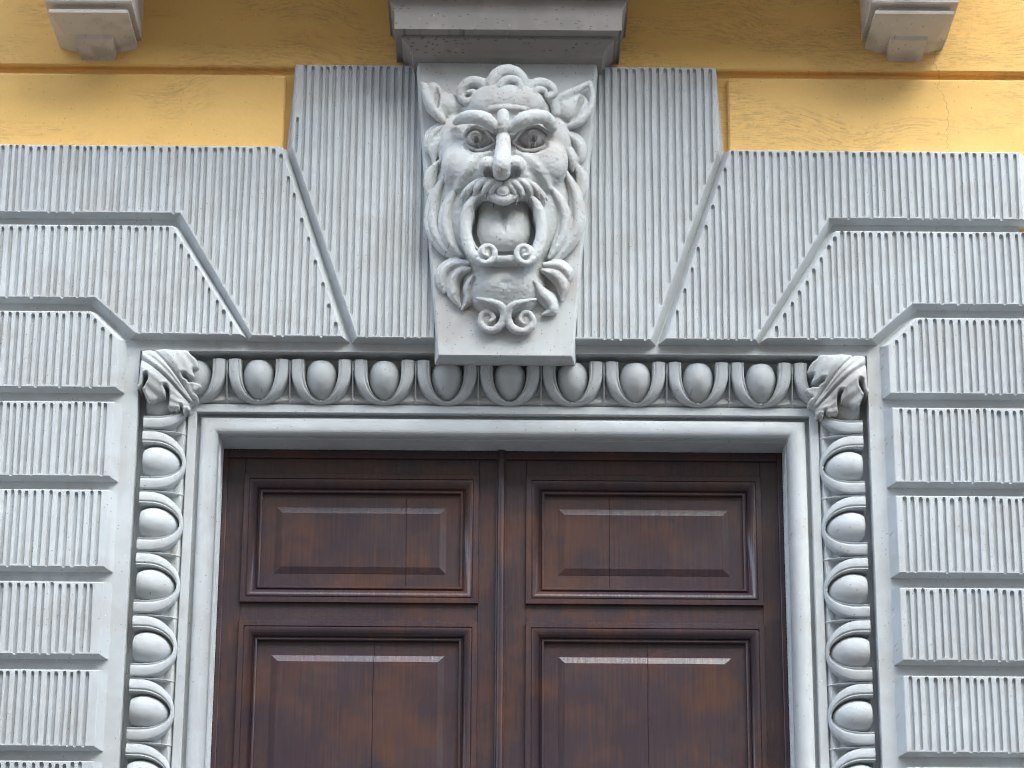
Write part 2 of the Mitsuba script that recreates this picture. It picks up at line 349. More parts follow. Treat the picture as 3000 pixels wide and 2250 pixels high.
def leaf_field():
    a, b = np.meshgrid(np.arange(-0.012, 0.2265, 0.0016), np.arange(-0.004, 0.228, 0.0016), indexing='ij')
    outline = np.array(LEAF, float)
    poly = sg.Polygon([(x, y) for x, y in outline]).buffer(2.2).buffer(-2.2)
    for nt in NOTCHES:
        poly = poly.difference(sg.Polygon(nt).buffer(-3.2).buffer(2.4))
    poly = poly.buffer(-1.2).buffer(1.2)
    poly = max(getattr(poly, 'geoms', [poly]), key=lambda q: q.area)
    pts = shapely.points(a.ravel() * 1000, b.ravel() * 1000)
    dist = shapely.distance(shapely.boundary(poly), pts)
    ins = shapely.contains_xy(poly, a.ravel() * 1000, b.ravel() * 1000)
    sd = (np.where(ins, dist, -dist) / 1000).reshape(a.shape)
    s = (a - b) / math.sqrt(2); l = (a + b) / math.sqrt(2)
    s = s - 0.010 * np.sin(l / 0.30 * math.pi)
    base = 0.010 + 0.022 * np.sin(np.pi * np.clip(l / 0.2, 0, 1)) - 0.056 * (np.maximum(l - 0.10, 0) / 0.18) ** 1.6 - 0.008 * np.clip((np.abs(s) - 0.06) / 0.08, 0, 1) ** 2
    dome = 0.011 * np.sin(np.clip(np.abs(s) / 0.085, 0, 1) * math.pi) * np.clip(l / 0.08, 0.2, 1)
    rim = 0.010 * (1 - np.clip(sd / 0.010, 0, 1)) ** 2
    mw = 0.024 * np.clip(1 - l / 0.33, 0.15, 1)
    rib = 0.010 * np.clip(1 - (s / mw) ** 4, 0, 1) - 0.007 * np.exp(-((np.abs(s) - mw * 1.25) / 0.0035) ** 2)
    ang = np.arctan2(np.abs(s), 0.27 - l)
    vein = 0.0014 * np.sin(ang * 15 + 9 * np.abs(s) / 0.1) * np.clip(np.abs(s) / 0.05, 0, 1)
    w = base + dome + rib + vein - rim
    nd = np.min([shapely.distance(sg.Polygon(nt), pts).reshape(a.shape) for nt in NOTCHES], axis=0) / 1000
    w += 0.004 * np.exp(-(nd / 0.010) ** 2)                                # edges turn up round each notch
    w += 0.002 * (meshkit.fbm(np.stack([a, b, w], -1) * 45, 3, 8) - 0.5)
    t = np.clip((sd + 0.0016) / 0.0032, 0, 1)
    return a, b, -0.122 + (w + 0.122) * t, sd
la, lb, lw, lsd = leaf_field()
L = quads(np.stack([-(FX - la), -lw, FZ - lb], -1))
keep = (lsd.ravel() > -0.0065)[L.faces].all(1)
L.update_faces(keep); L.remove_unreferenced_vertices()
k = put(F + '__corner_leaf', L, CARVED, smooth=55); tag(k, 'carved acanthus leaf folded over the left corner of the frame')
k = put(F + '__corner_leaf', mirror(L), CARVED, smooth=55); tag(k, 'carved acanthus leaf folded over the right corner of the frame')

# ------------------------------------------------------------------ wooden door leaves
def rect_sweep(x0, x1, z0, z1, prof):
    rows = []
    for i, d in prof:
        rows.append([(x0 + i, -d, z0 + i), (x0 + i, -d, z1 - i), (x1 - i, -d, z1 - i), (x1 - i, -d, z0 + i), (x0 + i, -d, z0 + i)])
    return quads(rows)
MOULD = [(0, -0.2505), (0, -0.2345), (0.0012, -0.233), (0.0185, -0.2325), (0.0195, -0.2375), (0.0215, -0.2375), (0.0225, -0.2335), (0.027, -0.2325), (0.034, -0.2345), (0.041, -0.2400), (0.047, -0.2485), (0.0505, -0.2585),
         (0.0515, -0.2625), (0.0535, -0.2625), (0.0545, -0.2575), (0.0575, -0.2550), (0.0615, -0.2550), (0.0645, -0.2580), (0.0655, -0.2780)]
MOULD = [(i, -0.25 + (d + 0.25) * 0.95 if i else d) for i, d in MOULD[:1]] + [(i, -0.25 + (d + 0.25) * 0.95) for i, d in MOULD[1:]]
def board_pair(name, x0, x1, z0, z1, crack, seed):
    """a fielded panel, split along a crack into two boards"""
    i = 0.064; o = 0.1145; c = 0.0225
    A = solid([(x, y, z) for x in (x0 + i, x1 - i) for z in (z0 + i, z1 - i) for y in (0.274, 0.29)])
    fo = [(x, 0.2745, z) for x in (x0 + o, x1 - o) for z in (z0 + o, z1 - o)]
    fm = [(x, 0.2725, z) for x in (x0 + o, x1 - o) for z in (z0 + o, z1 - o)]
    fi = [(x, 0.2650, z) for x in (x0 + o + c, x1 - o - c) for z in (z0 + o + c, z1 - o - c)]
    P = A + solid(fo + fm + fi)
    rng = random.Random(seed); zs = np.linspace(z0, z1, 14); sec = []
    for z in zs:
        x = crack + rng.uniform(-0.0016, 0.0016)
        sec += [(x - 0.0009, 0.2, z), (x + 0.0009, 0.2, z), (x + 0.0009, 0.3, z), (x - 0.0009, 0.3, z)]
    half = []
    for side in (-1, 1):
        poly = [(crack + rng.uniform(-0.0011, 0.0011) if 0 < q < 13 else crack, z) for q, z in enumerate(zs)] if side < 0 else poly0
        poly0 = poly
        ring = [(x - 0.0008, z) if side < 0 else (x + 0.0008, z) for x, z in poly]
        far = x0 - 0.1 if side < 0 else x1 + 0.1
        pg = sg.Polygon(ring + [(far, z1), (far, z0)])
        t = extrude(pg, -0.32, -0.2)
        M = m3.Manifold(m3.Mesh(np.asarray(t.vertices, np.float32), np.asarray(t.faces, np.uint32)))
        if M.volume() < 0: M = m3.Manifold(m3.Mesh(np.asarray(t.vertices, np.float32), np.asarray(t.faces, np.uint32)[:, ::-1].copy()))
        half.append(tri(P ^ M))
    for h in half: put(name + '__panel_board', h, WOOD)
PAN = [(4.111, 4.581), (2.90, 4.045), (1.60, 2.83), (0.28, 1.53)]
def door_leaf(sgn, cracks, label, seed):
    key = key_for('door_leaf'); tag(key, label, 'door', group='leaves of the double door')
    xs = lambda a, b: (min(sgn * a, sgn * b), max(sgn * a, sgn * b))
    z_top = 4.70
    put(key + '__stile', tri(boxm(*xs(0.0015, 0.0835), -0.30, -0.25, 0.01, z_top, 0.001)), WOOD)
    put(key + '__stile', tri(boxm(*xs(0.9115, 1.0), -0.30, -0.25, 0.01, z_top, 0.001)), WOOD)
    zz = [z_top] + [z for p in PAN for z in (p[1], p[0])] + [0.01]
    for i in range(0, len(zz), 2):
        put(key + '__rail', tri(boxm(*xs(0.0842, 0.9108), -0.30, -0.2502, zz[i + 1] - 0.001, zz[i] + (0.001 if i else 0), 0.001)), WOOD)
    put(key + '__back', tri(boxm(*xs(0.002, 1.0), -0.34, -0.301, 0.01, z_top, 0.001)), WOOD)
    for i, (a, b) in enumerate(PAN):
        x0, x1 = xs(0.083, 0.9125)
        put(key + '__panel_moulding', rect_sweep(x0, x1, a, b, MOULD), WOOD, smooth=28)
        board_pair(key, x0, x1, a, b, cracks[i % len(cracks)], seed + i)
    return key
dl = door_leaf(-1, (-0.338, -0.442), 'left dark brown panelled door leaf, upper panel cracked near its right side', 11)
dr_ = door_leaf(1, (0.377, 0.507), 'right dark brown panelled door leaf, upper panel cracked near its left side', 31)
pts = [(-0.0215, -0.2495), (-0.0215, -0.236), (-0.019, -0.234)] + [(-0.0055 - 0.0135 * math.cos(t), -0.234 + 0.014 * math.sin(t)) for t in np.linspace(0, math.pi, 12)] + [(0.009, -0.236), (0.0105, -0.2375), (0.013, -0.2375), (0.014, -0.239), (0.014, -0.2495)]
k = put(dl + '__astragal', quads([[(x, -d, 0.01), (x, -d, 4.67)] for x, d in pts]), WOOD, smooth=35); tag(k, 'rounded closing strip down the middle of the door')
for s in (-1, 1):
    put(F + '__rebate_strip', tri(boxm(min(s * 0.972, s * 0.9885), max(s * 0.972, s * 0.9885), -0.249, -0.232, 0.01, 4.668, 0.002)), WOOD)
put(F + '__rebate_strip', tri(boxm(-0.9715, 0.9715, -0.2495, -0.235, 4.640, 4.669, 0.002)), WOOD)

# ------------------------------------------------------------------ keystone with the carved face
K = 'keystone'
tag(K, 'tapering grey keystone carved with a shouting pointed-eared face under a moulded cap', 'keystone')
def dface(z): return 0.075 + (z - 4.912) * 0.05 / 1.112
c = 0.004
kp = []
for z, hw in ((4.914, 0.2330), (6.03, 0.3215)):
    s = 1 if z < 5 else -1
    d = dface(z)
    kp += [(0.005 + e * (hw - c), -d, z + s * c) for e in (-1, 1)] + [(0.005 + e * hw, -(d - c), z + s * c) for e in (-1, 1)] + [(0.005 + e * (hw - c), -(d - c), z) for e in (-1, 1)]
    kp += [(0.005 + e * (hw + 0.013), 0.02, z) for e in (-1, 1)]
put(K + '__block', tri(solid(kp)), CARVED)
def tiers(prof, back=0.06):
    rows = []
    for z, hw, d in prof:
        rows.append([(0.007 - hw, back, z), (0.007 - hw, -d, z), (0.007 + hw, -d, z), (0.007 + hw, back, z)])
    z, hw, d = prof[0]; rows.insert(0, [(0.007 - hw, back, z), (0.007 - hw + 1e-4, back, z), (0.007 + hw - 1e-4, back, z), (0.007 + hw, back, z)])
    z, hw, d = prof[-1]; rows.append([(0.007 - hw, back, z), (0.007 - hw + 1e-4, back, z), (0.007 + hw - 1e-4, back, z), (0.007 + hw, back, z)])
    return quads(rows)
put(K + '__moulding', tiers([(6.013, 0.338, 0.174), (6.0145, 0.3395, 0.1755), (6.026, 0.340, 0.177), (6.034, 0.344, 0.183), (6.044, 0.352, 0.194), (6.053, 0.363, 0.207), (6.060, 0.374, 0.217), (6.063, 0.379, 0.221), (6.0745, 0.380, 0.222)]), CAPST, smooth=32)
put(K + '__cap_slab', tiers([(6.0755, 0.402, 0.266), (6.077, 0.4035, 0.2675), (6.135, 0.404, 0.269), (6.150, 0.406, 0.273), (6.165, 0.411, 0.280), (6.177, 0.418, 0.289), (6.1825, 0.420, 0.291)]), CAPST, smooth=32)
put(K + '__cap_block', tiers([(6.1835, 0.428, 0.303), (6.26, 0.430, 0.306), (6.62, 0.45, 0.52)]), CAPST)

# the face: unions and cuts of ellipsoids and tapering tubes, in millimetres (across, up from the keystone's foot, out of its face)
SCULPT = {
 'face': [('E',1,7.6,[-4.4,896.0,4.6,163.4,135.4,92.7]),
  ('E',1,26.6,[-7.0,741.0,0.0,197.6,229.8,99.7]),
  ('E',1,30.4,[-7.8,597.9,-11.6,243.2,320.1,99.7]),
  ('E',1,30.4,[-8.7,469.4,0.0,159.6,213.4,92.7]),
  ('E',1,30.4,[-5.5,266.7,0.0,146.3,131.3,69.5]),
  ('E',1,19.0,[-1.1,923.1,48.7,133.0,69.8,60.3]),
  ('E',1,22.8,[-182.5,780.3,13.9,64.6,110.8,55.6]),
  ('E',1,22.8,[167.9,783.2,13.9,64.6,110.8,55.6]),
  ('E',1,26.6,[-151.7,678.2,60.3,76.0,78.0,55.6]),
  ('E',1,26.6,[138.2,688.4,60.3,77.9,78.0,58.0]),
  ('E',1,22.8,[-3.0,650.2,74.2,125.4,65.7,51.0]),
  ('E',1,19.0,[0.6,921.3,69.5,125.4,69.8,42.7]),
  ('T',1,9.1,[[-59.4,910.9,95.0,7.6],[-4.9,914.4,102.9,9.1],[60.6,909.2,95.0,7.6]]),
  ('T',1,9.1,[[-55.5,879.6,99.2,8.4],[-4.7,881.0,105.7,9.9],[57.1,879.8,99.2,8.4]]),
  ('T',-1,3.0,[[-66.5,891.4,105.7,1.5],[-4.8,894.1,114.5,1.9],[67.9,890.6,105.7,1.5]]),
  ('E',-1,7.6,[-94.1,757.3,132.1,72.2,54.2,76.5]),
  ('E',-1,7.6,[86.2,760.8,132.1,75.2,54.2,76.5]),
  ('E',-1,7.6,[-47.2,756.5,139.1,22.8,28.7,51.0]),
  ('E',-1,7.6,[24.9,757.1,139.1,22.8,28.7,51.0]),
  ('T',1,6.1,[[-45.7,795.6,134.0,21.3],[-76.5,816.3,150.2,25.1],[-116.4,829.0,144.6,24.3],[-154.7,837.6,114.0,20.5],[-178.6,835.0,87.6,12.9]]),
  ('T',1,6.1,[[21.1,796.2,134.0,21.3],[53.3,813.5,150.2,25.1],[96.6,830.0,146.5,24.3],[136.7,836.3,122.4,23.6],[159.0,817.2,94.6,20.5]]),
  ('T',1,2.3,[[-160.1,841.6,124.7,3.8],[-120.1,845.0,147.9,6.1],[-58.7,833.6,152.5,5.3]]),
  ('T',1,2.3,[[42.3,836.5,152.5,5.3],[96.4,849.3,152.5,6.8],[140.1,847.3,130.7,5.3]]),
  ('E',1,4.6,[147.8,827.0,111.3,22.8,23.0,20.4]),
  ('T',1,1.5,[[-154.6,782.2,69.5,5.3],[-136.5,806.8,86.2,6.8],[-103.9,816.9,95.5,7.6],[-71.1,797.5,101.1,7.2],[-40.0,755.5,98.3,4.6]]),
  ('T',1,1.5,[[-152.6,767.4,69.5,4.6],[-130.5,743.7,75.1,6.5],[-90.5,730.2,84.4,6.5],[-43.5,749.7,95.5,3.8]]),
  ('T',1,1.5,[[22.3,756.0,98.3,4.6],[50.2,797.0,101.1,7.2],[82.8,818.8,96.4,7.6],[121.0,815.6,87.2,6.8],[153.0,794.9,69.5,4.9]]),
  ('T',1,1.5,[[23.8,750.3,95.5,3.8],[65.2,730.3,87.2,6.5],[114.2,740.3,76.0,6.5],[147.9,769.9,69.5,4.2]]),
  ('T',1,8.4,[[-148.3,723.4,81.1,10.6],[-104.6,700.4,91.8,14.4],[-55.9,710.6,102.9,9.9]]),
  ('T',1,8.4,[[34.4,711.4,102.9,9.9],[83.4,697.4,91.8,14.4],[144.9,725.9,81.1,10.6]]),
  ('T',1,3.0,[[-193.0,795.6,58.0,9.9],[-163.6,784.0,70.5,8.4],[-147.2,774.8,70.5,4.6]]),
  ('T',1,3.0,[[-192.5,756.6,58.0,9.1],[-158.0,759.8,67.2,6.1]]),
  ('T',1,3.0,[[148.6,793.3,69.5,6.8],[177.9,815.5,55.6,10.6]]),
  ('T',1,3.0,[[150.5,771.0,67.2,6.8],[192.7,766.9,51.0,9.9]]),
  ('T',-1,1.5,[[-177.8,765.0,78.8,3.0],[-148.8,765.3,81.1,3.0]]),
  ('T',-1,1.5,[[148.4,774.5,81.1,3.0],[185.0,781.9,69.5,3.0]]),
  ('T',1,3.0,[[-13.6,843.4,132.1,21.3],[-13.4,811.1,139.1,22.8],[-13.2,792.4,139.1,20.5]]),
  ('T',1,8.4,[[-11.2,765.6,119.6,23.6],[-12.0,723.8,143.7,26.6],[-14.3,676.6,163.2,29.6],[-16.9,633.4,178.5,31.9],[-18.2,618.8,172.5,29.6]]),
  ('T',1,3.8,[[-13.1,782.7,115.9,19.0],[-14.8,760.8,121.5,22.8]]),
  ('T',-1,1.9,[[-38.3,772.8,153.0,3.4],[-13.1,768.3,159.9,4.2],[12.1,773.2,153.0,3.4]]),
  ('E',1,8.4,[-65.0,646.3,136.8,33.4,34.5,38.0]),
  ('E',1,8.4,[34.2,649.4,136.8,33.4,35.3,38.0]),
  ('E',1,7.6,[-18.1,616.8,150.7,31.9,23.8,37.1]),
  ('T',-1,4.6,[[-44.6,653.7,162.3,2.3],[-46.8,621.7,178.5,3.4],[-38.8,601.2,181.7,2.3]]),
  ('T',-1,4.6,[[12.8,654.2,162.3,2.3],[15.4,624.1,178.5,3.4],[6.2,601.6,181.7,2.3]]),
  ('E',-1,2.3,[-61.8,616.7,148.4,18.2,17.2,34.3]),
  ('E',-1,2.3,[31.4,620.5,148.4,18.2,17.2,34.3]),
  ('T',1,16.7,[[-99.0,694.2,104.3,12.9],[-131.2,657.8,102.9,16.7],[-156.2,623.6,88.1,15.2],[-172.2,590.9,74.2,9.9]]),
  ('T',1,16.7,[[68.8,695.6,104.3,12.9],[103.2,663.7,102.9,16.7],[132.4,626.0,88.1,15.2],[150.8,593.6,74.2,9.9]]),
  ('T',-1,4.6,[[-92.4,651.3,127.5,9.1],[-114.4,621.7,124.2,19.8],[-137.6,593.6,108.9,23.6],[-157.3,564.9,90.4,16.0]]),
  ('T',-1,4.6,[[63.7,652.6,127.5,9.1],[89.7,627.3,124.2,19.8],[116.0,599.5,108.9,23.6],[137.2,567.3,90.4,16.0]]),
  ('T',1,8.4,[[-11.3,531.4,104.3,16.7],[-34.7,540.6,104.8,14.4],[-63.6,557.7,98.3,12.9],[-99.6,553.8,90.4,15.2],[-131.6,515.3,81.1,19.0],[-141.1,455.9,76.5,20.5],[-135.7,397.4,79.7,20.5],[-118.3,343.9,85.8,19.0],[-82.9,313.9,95.0,18.2]]),
  ('T',1,8.4,[[-11.3,531.4,104.3,16.7],[12.0,541.0,104.8,14.4],[38.9,558.5,98.3,12.9],[75.0,555.3,90.4,15.2],[109.5,517.3,81.1,19.0],[122.3,458.1,76.5,20.5],[120.6,399.5,79.7,20.5],[105.3,345.7,85.8,19.0],[81.4,315.3,95.0,18.2]]),
  ('T',1,9.1,[[-75.8,314.0,95.0,19.0],[-6.2,319.5,95.0,22.0],[70.7,315.2,95.0,19.0]]),
  ('E',-1,3.0,[-7.8,443.6,104.3,114.0,117.0,324.5]),
  ('E',-1,3.8,[-64.9,507.1,102.0,47.9,50.9,231.8]),
  ('E',-1,3.8,[48.1,508.0,102.0,47.9,50.9,231.8]),
  ('T',1,7.6,[[-56.3,550.2,104.3,15.2],[-11.3,530.4,111.3,17.5],[33.5,550.9,104.3,15.2]]),
  ('E',1,11.4,[-10.4,578.7,78.8,125.4,36.9,41.7]),
  ('T',-1,4.6,[[-156.8,533.1,102.0,3.8],[-170.0,485.3,88.1,4.6],[-171.8,424.2,88.1,4.6],[-156.6,354.9,90.4,3.8]]),
  ('T',-1,4.6,[[136.0,535.5,102.0,3.8],[150.4,487.9,88.1,4.6],[153.4,426.9,88.1,4.6],[140.3,357.4,90.4,3.8]]),
  ('E',1,3.0,[-68.2,342.4,90.4,31.9,34.5,34.3]),
  ('E',1,3.0,[67.0,343.5,90.4,31.9,34.5,34.3]),
  ('T',1,1.5,[[-93.5,314.0,108.9,9.1],[-68.4,296.3,115.9,10.6],[-42.9,312.0,119.6,10.6],[-39.6,341.9,120.5,9.9],[-57.5,357.6,121.5,9.1],[-77.8,348.7,121.5,8.4],[-79.4,328.0,121.5,7.6],[-64.3,322.4,121.5,6.1]]),
  ('T',1,1.5,[[92.6,315.5,108.9,9.1],[67.7,297.4,115.9,10.6],[41.9,312.7,119.6,10.6],[38.2,342.5,120.5,9.9],[55.9,358.5,121.5,9.1],[76.3,350.0,121.5,8.4],[78.2,329.2,121.5,7.6],[63.2,323.5,121.5,6.1]]),
  ('T',-1,1.1,[[-58.7,337.0,132.1,2.3],[-72.2,333.2,132.1,3.4],[-66.8,321.9,132.1,1.9]]),
  ('T',-1,1.1,[[57.3,338.0,132.1,2.3],[70.9,334.3,132.1,3.4],[65.6,323.0,132.1,1.9]]),
  ('E',1,41.8,[-0.0,250.1,23.2,95.0,51.3,54.7]),
  ('E',-1,9.9,[-0.2,235.4,95.0,22.0,18.1,15.8]),
  ('T',1,5.3,[[-300.7,1006.4,25.5,9.1],[-285.2,959.7,32.5,17.5],[-266.1,918.3,37.1,21.3],[-243.7,882.0,39.4,18.2],[-223.2,857.5,41.7,11.4]]),
  ('T',1,7.6,[[-298.9,1005.5,23.2,6.1],[-265.8,1000.2,20.9,8.4],[-232.4,973.5,20.9,9.9],[-199.1,949.0,23.2,13.7],[-165.7,915.5,27.8,16.7]]),
  ('E',1,12.9,[-217.3,923.7,9.3,57.0,53.4,45.4]),
  ('E',1,9.1,[-261.4,952.4,23.2,34.2,61.6,27.8]),
  ('E',-1,6.1,[-248.0,941.7,46.4,9.9,43.1,15.8]),
  ('T',-1,3.0,[[-292.4,979.7,48.7,3.0],[-273.0,926.1,62.6,4.6],[-248.6,882.0,64.9,4.6]]),
  ('T',1,3.8,[[293.9,1016.4,27.8,6.8],[304.7,965.7,30.6,9.9],[293.5,908.4,34.8,12.9],[256.7,860.7,39.4,14.4],[222.1,843.8,37.1,11.4]]),
  ('T',1,5.3,[[293.9,1016.4,27.8,7.6],[251.4,986.3,36.2,12.9],[211.0,962.7,39.4,16.0],[174.5,928.9,39.4,17.5],[176.4,889.5,39.4,16.7]]),
  ('E',1,11.4,[230.2,920.6,7.0,68.4,67.7,42.7]),
  ('T',-1,3.8,[[287.8,994.8,44.0,4.6],[267.9,955.5,34.8,11.4],[247.8,909.1,32.5,14.4],[229.4,867.4,37.1,6.8]]),
  ('E',1,7.6,[211.0,904.5,41.7,26.6,36.9,18.5]),
  ('T',-1,3.8,[[-206.1,689.4,60.3,5.3],[-220.1,644.8,55.6,6.1],[-241.5,603.2,44.0,4.6]]),
  ('T',-1,3.8,[[210.8,688.2,53.3,5.3],[229.1,643.8,48.7,6.1],[247.4,605.4,39.4,4.6]]),
  ('T',-1,3.8,[[170.4,637.0,81.1,3.8],[199.7,605.7,64.9,5.3],[214.5,573.2,51.0,3.8]])],
 'hair': [('T',1,1.5,[[-59.6,930.0,83.4,12.2],[-55.7,984.5,76.5,22.0],[-31.1,1025.5,69.5,25.8],[7.2,1037.6,67.2,26.6],[40.2,1022.1,69.5,23.6],[60.4,986.6,74.2,19.0],[49.6,957.6,81.1,10.6]]),
  ('T',1,1.5,[[-34.1,936.6,95.0,9.9],[-21.7,972.1,95.0,16.0],[5.5,993.3,96.4,17.5],[35.4,986.4,97.4,15.2],[45.8,961.3,98.3,11.4],[27.6,950.5,100.1,8.4]]),
  ('T',-1,1.1,[[-45.2,957.9,99.7,3.8],[-32.8,993.4,99.7,4.2],[-1.9,1010.7,101.1,4.2],[30.9,1004.3,101.1,3.0]]),
  ('T',1,1.5,[[-63.5,957.9,74.2,12.9],[-93.0,993.6,64.9,20.5],[-129.7,1000.0,54.7,22.0],[-158.8,978.9,48.7,20.5],[-162.2,949.3,48.7,17.5],[-141.7,925.4,58.0,15.2],[-117.3,935.1,67.2,12.9],[-120.1,958.8,69.5,10.6],[-139.3,955.2,71.9,8.4]]),
  ('T',-1,1.1,[[-74.3,952.0,95.0,3.0],[-103.7,980.6,88.1,3.8],[-133.0,981.6,81.1,3.8],[-154.7,962.1,71.9,2.7]]),
  ('T',1,1.5,[[69.7,944.0,81.1,12.9],[89.8,982.2,67.2,20.5],[120.9,996.7,58.0,22.0],[152.2,988.8,50.1,19.8],[163.3,965.0,46.4,15.2],[141.2,945.6,58.0,11.4]]),
  ('T',1,1.5,[[80.6,931.9,90.4,8.4],[104.3,960.0,81.1,12.9],[131.7,963.2,73.2,11.4],[139.2,942.1,69.5,6.8]]),
  ('E',1,7.6,[-5.1,996.4,18.5,159.6,36.9,51.0])],
 'moustache': [('T',1,1.1,[[-18.9,588.1,117.8,6.9],[-36.8,580.1,126.1,9.9],[-53.1,559.0,119.6,9.9],[-45.1,543.9,112.2,3.6]]),
  ('T',1,1.1,[[-16.8,594.2,121.5,4.0],[-38.3,587.0,129.8,4.9],[-55.7,563.6,121.5,4.4],[-57.7,545.3,109.4,2.5]]),
  ('T',1,1.1,[[-27.9,594.3,121.0,7.7],[-53.0,588.4,129.8,11.0],[-75.4,564.6,121.5,11.0],[-73.9,545.6,111.3,4.0]]),
  ('T',1,1.1,[[-25.8,600.4,124.7,4.4],[-54.5,595.2,133.5,5.5],[-78.0,569.1,123.3,5.0],[-86.5,547.0,108.5,2.8]]),
  ('T',1,1.1,[[-38.7,598.6,119.6,8.2],[-74.6,596.7,126.1,11.8],[-102.9,574.4,114.0,11.8],[-104.2,553.4,102.9,4.2]]),
  ('T',1,1.1,[[-36.6,604.7,123.3,4.7],[-76.1,603.5,129.8,5.9],[-105.4,579.0,115.9,5.3],[-116.8,554.9,100.1,2.9]]),
  ('T',1,1.1,[[-53.1,601.3,115.0,8.2],[-94.5,598.6,115.9,11.8],[-128.1,575.1,102.9,11.8],[-133.0,552.2,90.9,4.2]]),
  ('T',1,1.1,[[-51.0,607.4,118.7,4.7],[-95.9,605.5,119.6,5.9],[-130.7,579.7,104.8,5.3],[-145.6,553.6,88.1,2.9]]),
  ('T',1,1.1,[[-74.8,601.7,104.8,7.7],[-114.2,592.5,104.8,11.0],[-146.1,564.8,90.9,11.0],[-153.2,542.5,78.8,4.0]]),
  ('T',1,1.1,[[-72.6,607.8,108.5,4.4],[-115.7,599.3,108.5,5.5],[-148.6,569.3,92.7,5.0],[-165.8,544.0,76.0,2.8]]),
  ('T',1,1.1,[[-3.8,588.2,117.8,6.9],[14.2,577.1,126.1,9.9],[27.6,559.7,119.6,9.9],[26.3,541.0,112.2,3.6]]),
  ('T',1,1.1,[[-6.0,594.3,121.5,4.0],[15.6,584.0,129.8,4.9],[33.3,564.3,121.5,4.4],[35.7,546.1,109.4,2.5]]),
  ('T',1,1.1,[[5.1,594.6,121.0,7.7],[30.3,585.6,129.8,11.0],[49.8,565.6,121.5,11.0],[55.1,543.2,111.3,4.0]]),
  ('T',1,1.1,[[2.9,600.6,124.7,4.4],[31.6,592.5,133.5,5.5],[55.5,570.2,123.3,5.0],[64.4,548.3,108.5,2.8]]),
  ('T',1,1.1,[[15.9,599.1,119.6,8.2],[51.8,594.3,126.1,11.8],[77.1,575.9,114.0,11.8],[85.3,551.6,102.9,4.2]]),
  ('T',1,1.1,[[13.7,605.2,123.3,4.7],[53.2,601.1,129.8,5.9],[82.9,580.5,115.9,5.3],[94.7,556.7,100.1,2.9]]),
  ('T',1,1.1,[[30.3,602.0,115.0,8.2],[71.6,596.6,115.9,11.8],[102.5,577.0,102.9,11.8],[114.2,550.8,90.9,4.2]]),
  ('T',1,1.1,[[28.1,608.0,118.7,4.7],[73.0,603.4,119.6,5.9],[108.2,581.7,104.8,5.3],[123.6,555.9,88.1,2.9]]),
  ('T',1,1.1,[[51.9,602.7,104.8,7.7],[91.6,590.7,104.8,11.0],[120.7,567.0,90.9,11.0],[134.6,541.5,78.8,4.0]]),
  ('T',1,1.1,[[49.7,608.8,108.5,4.4],[92.9,597.6,108.5,5.5],[126.4,571.6,92.7,5.0],[144.0,546.6,76.0,2.8]]),
  ('E',1,5.3,[-11.1,561.4,115.0,25.1,21.3,21.3]),
  ('T',1,1.5,[[-27.7,560.4,121.5,6.1],[-16.8,545.5,125.2,6.1],[-2.5,547.5,125.2,6.1],[2.8,562.5,121.5,5.3]])],
 'beard': [('T',1,3.8,[[-207.9,665.3,33.0,4.7],[-230.0,601.5,20.3,9.3],[-240.9,541.5,11.0,12.0],[-237.2,476.3,7.9,12.7],[-215.2,423.2,10.3,12.0],[-188.6,382.6,14.6,9.3],[-148.0,356.0,26.4,3.3]]),
  ('T',1,3.8,[[-208.8,664.0,37.1,5.3],[-234.9,601.1,26.1,10.5],[-249.1,539.7,18.0,13.5],[-246.2,471.0,15.3,14.3],[-221.8,415.5,17.2,13.5],[-191.1,375.9,20.3,10.5],[-148.1,353.9,30.4,3.8]]),
  ('T',1,3.8,[[-209.7,662.8,41.3,5.8],[-239.9,600.7,32.0,11.7],[-257.2,537.8,25.0,15.0],[-255.1,465.7,22.7,15.8],[-228.3,407.8,24.1,15.0],[-193.5,369.2,26.0,11.7],[-148.2,351.7,34.3,4.2]]),
  ('T',1,3.8,[[-210.9,666.7,33.4,5.3],[-245.2,606.8,22.4,10.5],[-265.9,543.4,14.3,13.5],[-264.6,468.0,11.6,14.3],[-235.3,407.3,13.5,13.5],[-196.3,368.5,16.6,10.5],[-148.5,354.2,26.7,3.8]]),
  ('T',1,3.8,[[-211.9,665.8,36.7,4.7],[-250.2,608.3,24.0,9.3],[-274.2,544.3,14.7,12.0],[-273.7,465.8,11.6,12.7],[-242.0,402.3,14.0,12.0],[-198.8,363.3,18.3,9.3],[-148.6,352.2,30.1,3.3]]),
  ('T',1,3.8,[[-160.1,617.9,63.1,4.0],[-184.3,560.2,45.2,8.7],[-196.2,505.5,33.6,11.3],[-194.1,450.1,31.4,12.0],[-184.0,406.9,31.6,10.7],[-154.7,358.7,40.3,4.0]]),
  ('T',1,3.8,[[-160.9,616.6,67.2,4.5],[-189.0,559.7,51.4,9.8],[-203.7,503.5,40.9,12.8],[-201.3,445.6,38.7,13.5],[-187.9,401.6,37.6,12.0],[-155.0,356.8,44.3,4.5]]),
  ('T',1,3.8,[[-161.7,615.3,71.4,5.0],[-193.7,559.3,57.5,10.8],[-211.1,501.5,48.2,14.2],[-208.6,441.2,45.9,15.0],[-191.8,396.4,43.6,13.3],[-155.3,354.8,48.2,5.0]]),
  ('T',1,3.8,[[-162.6,619.2,63.5,4.5],[-198.7,565.7,47.6,9.8],[-219.0,507.2,37.2,12.8],[-216.2,444.2,35.0,13.5],[-196.0,397.5,33.9,12.0],[-155.8,357.5,40.6,4.5]]),
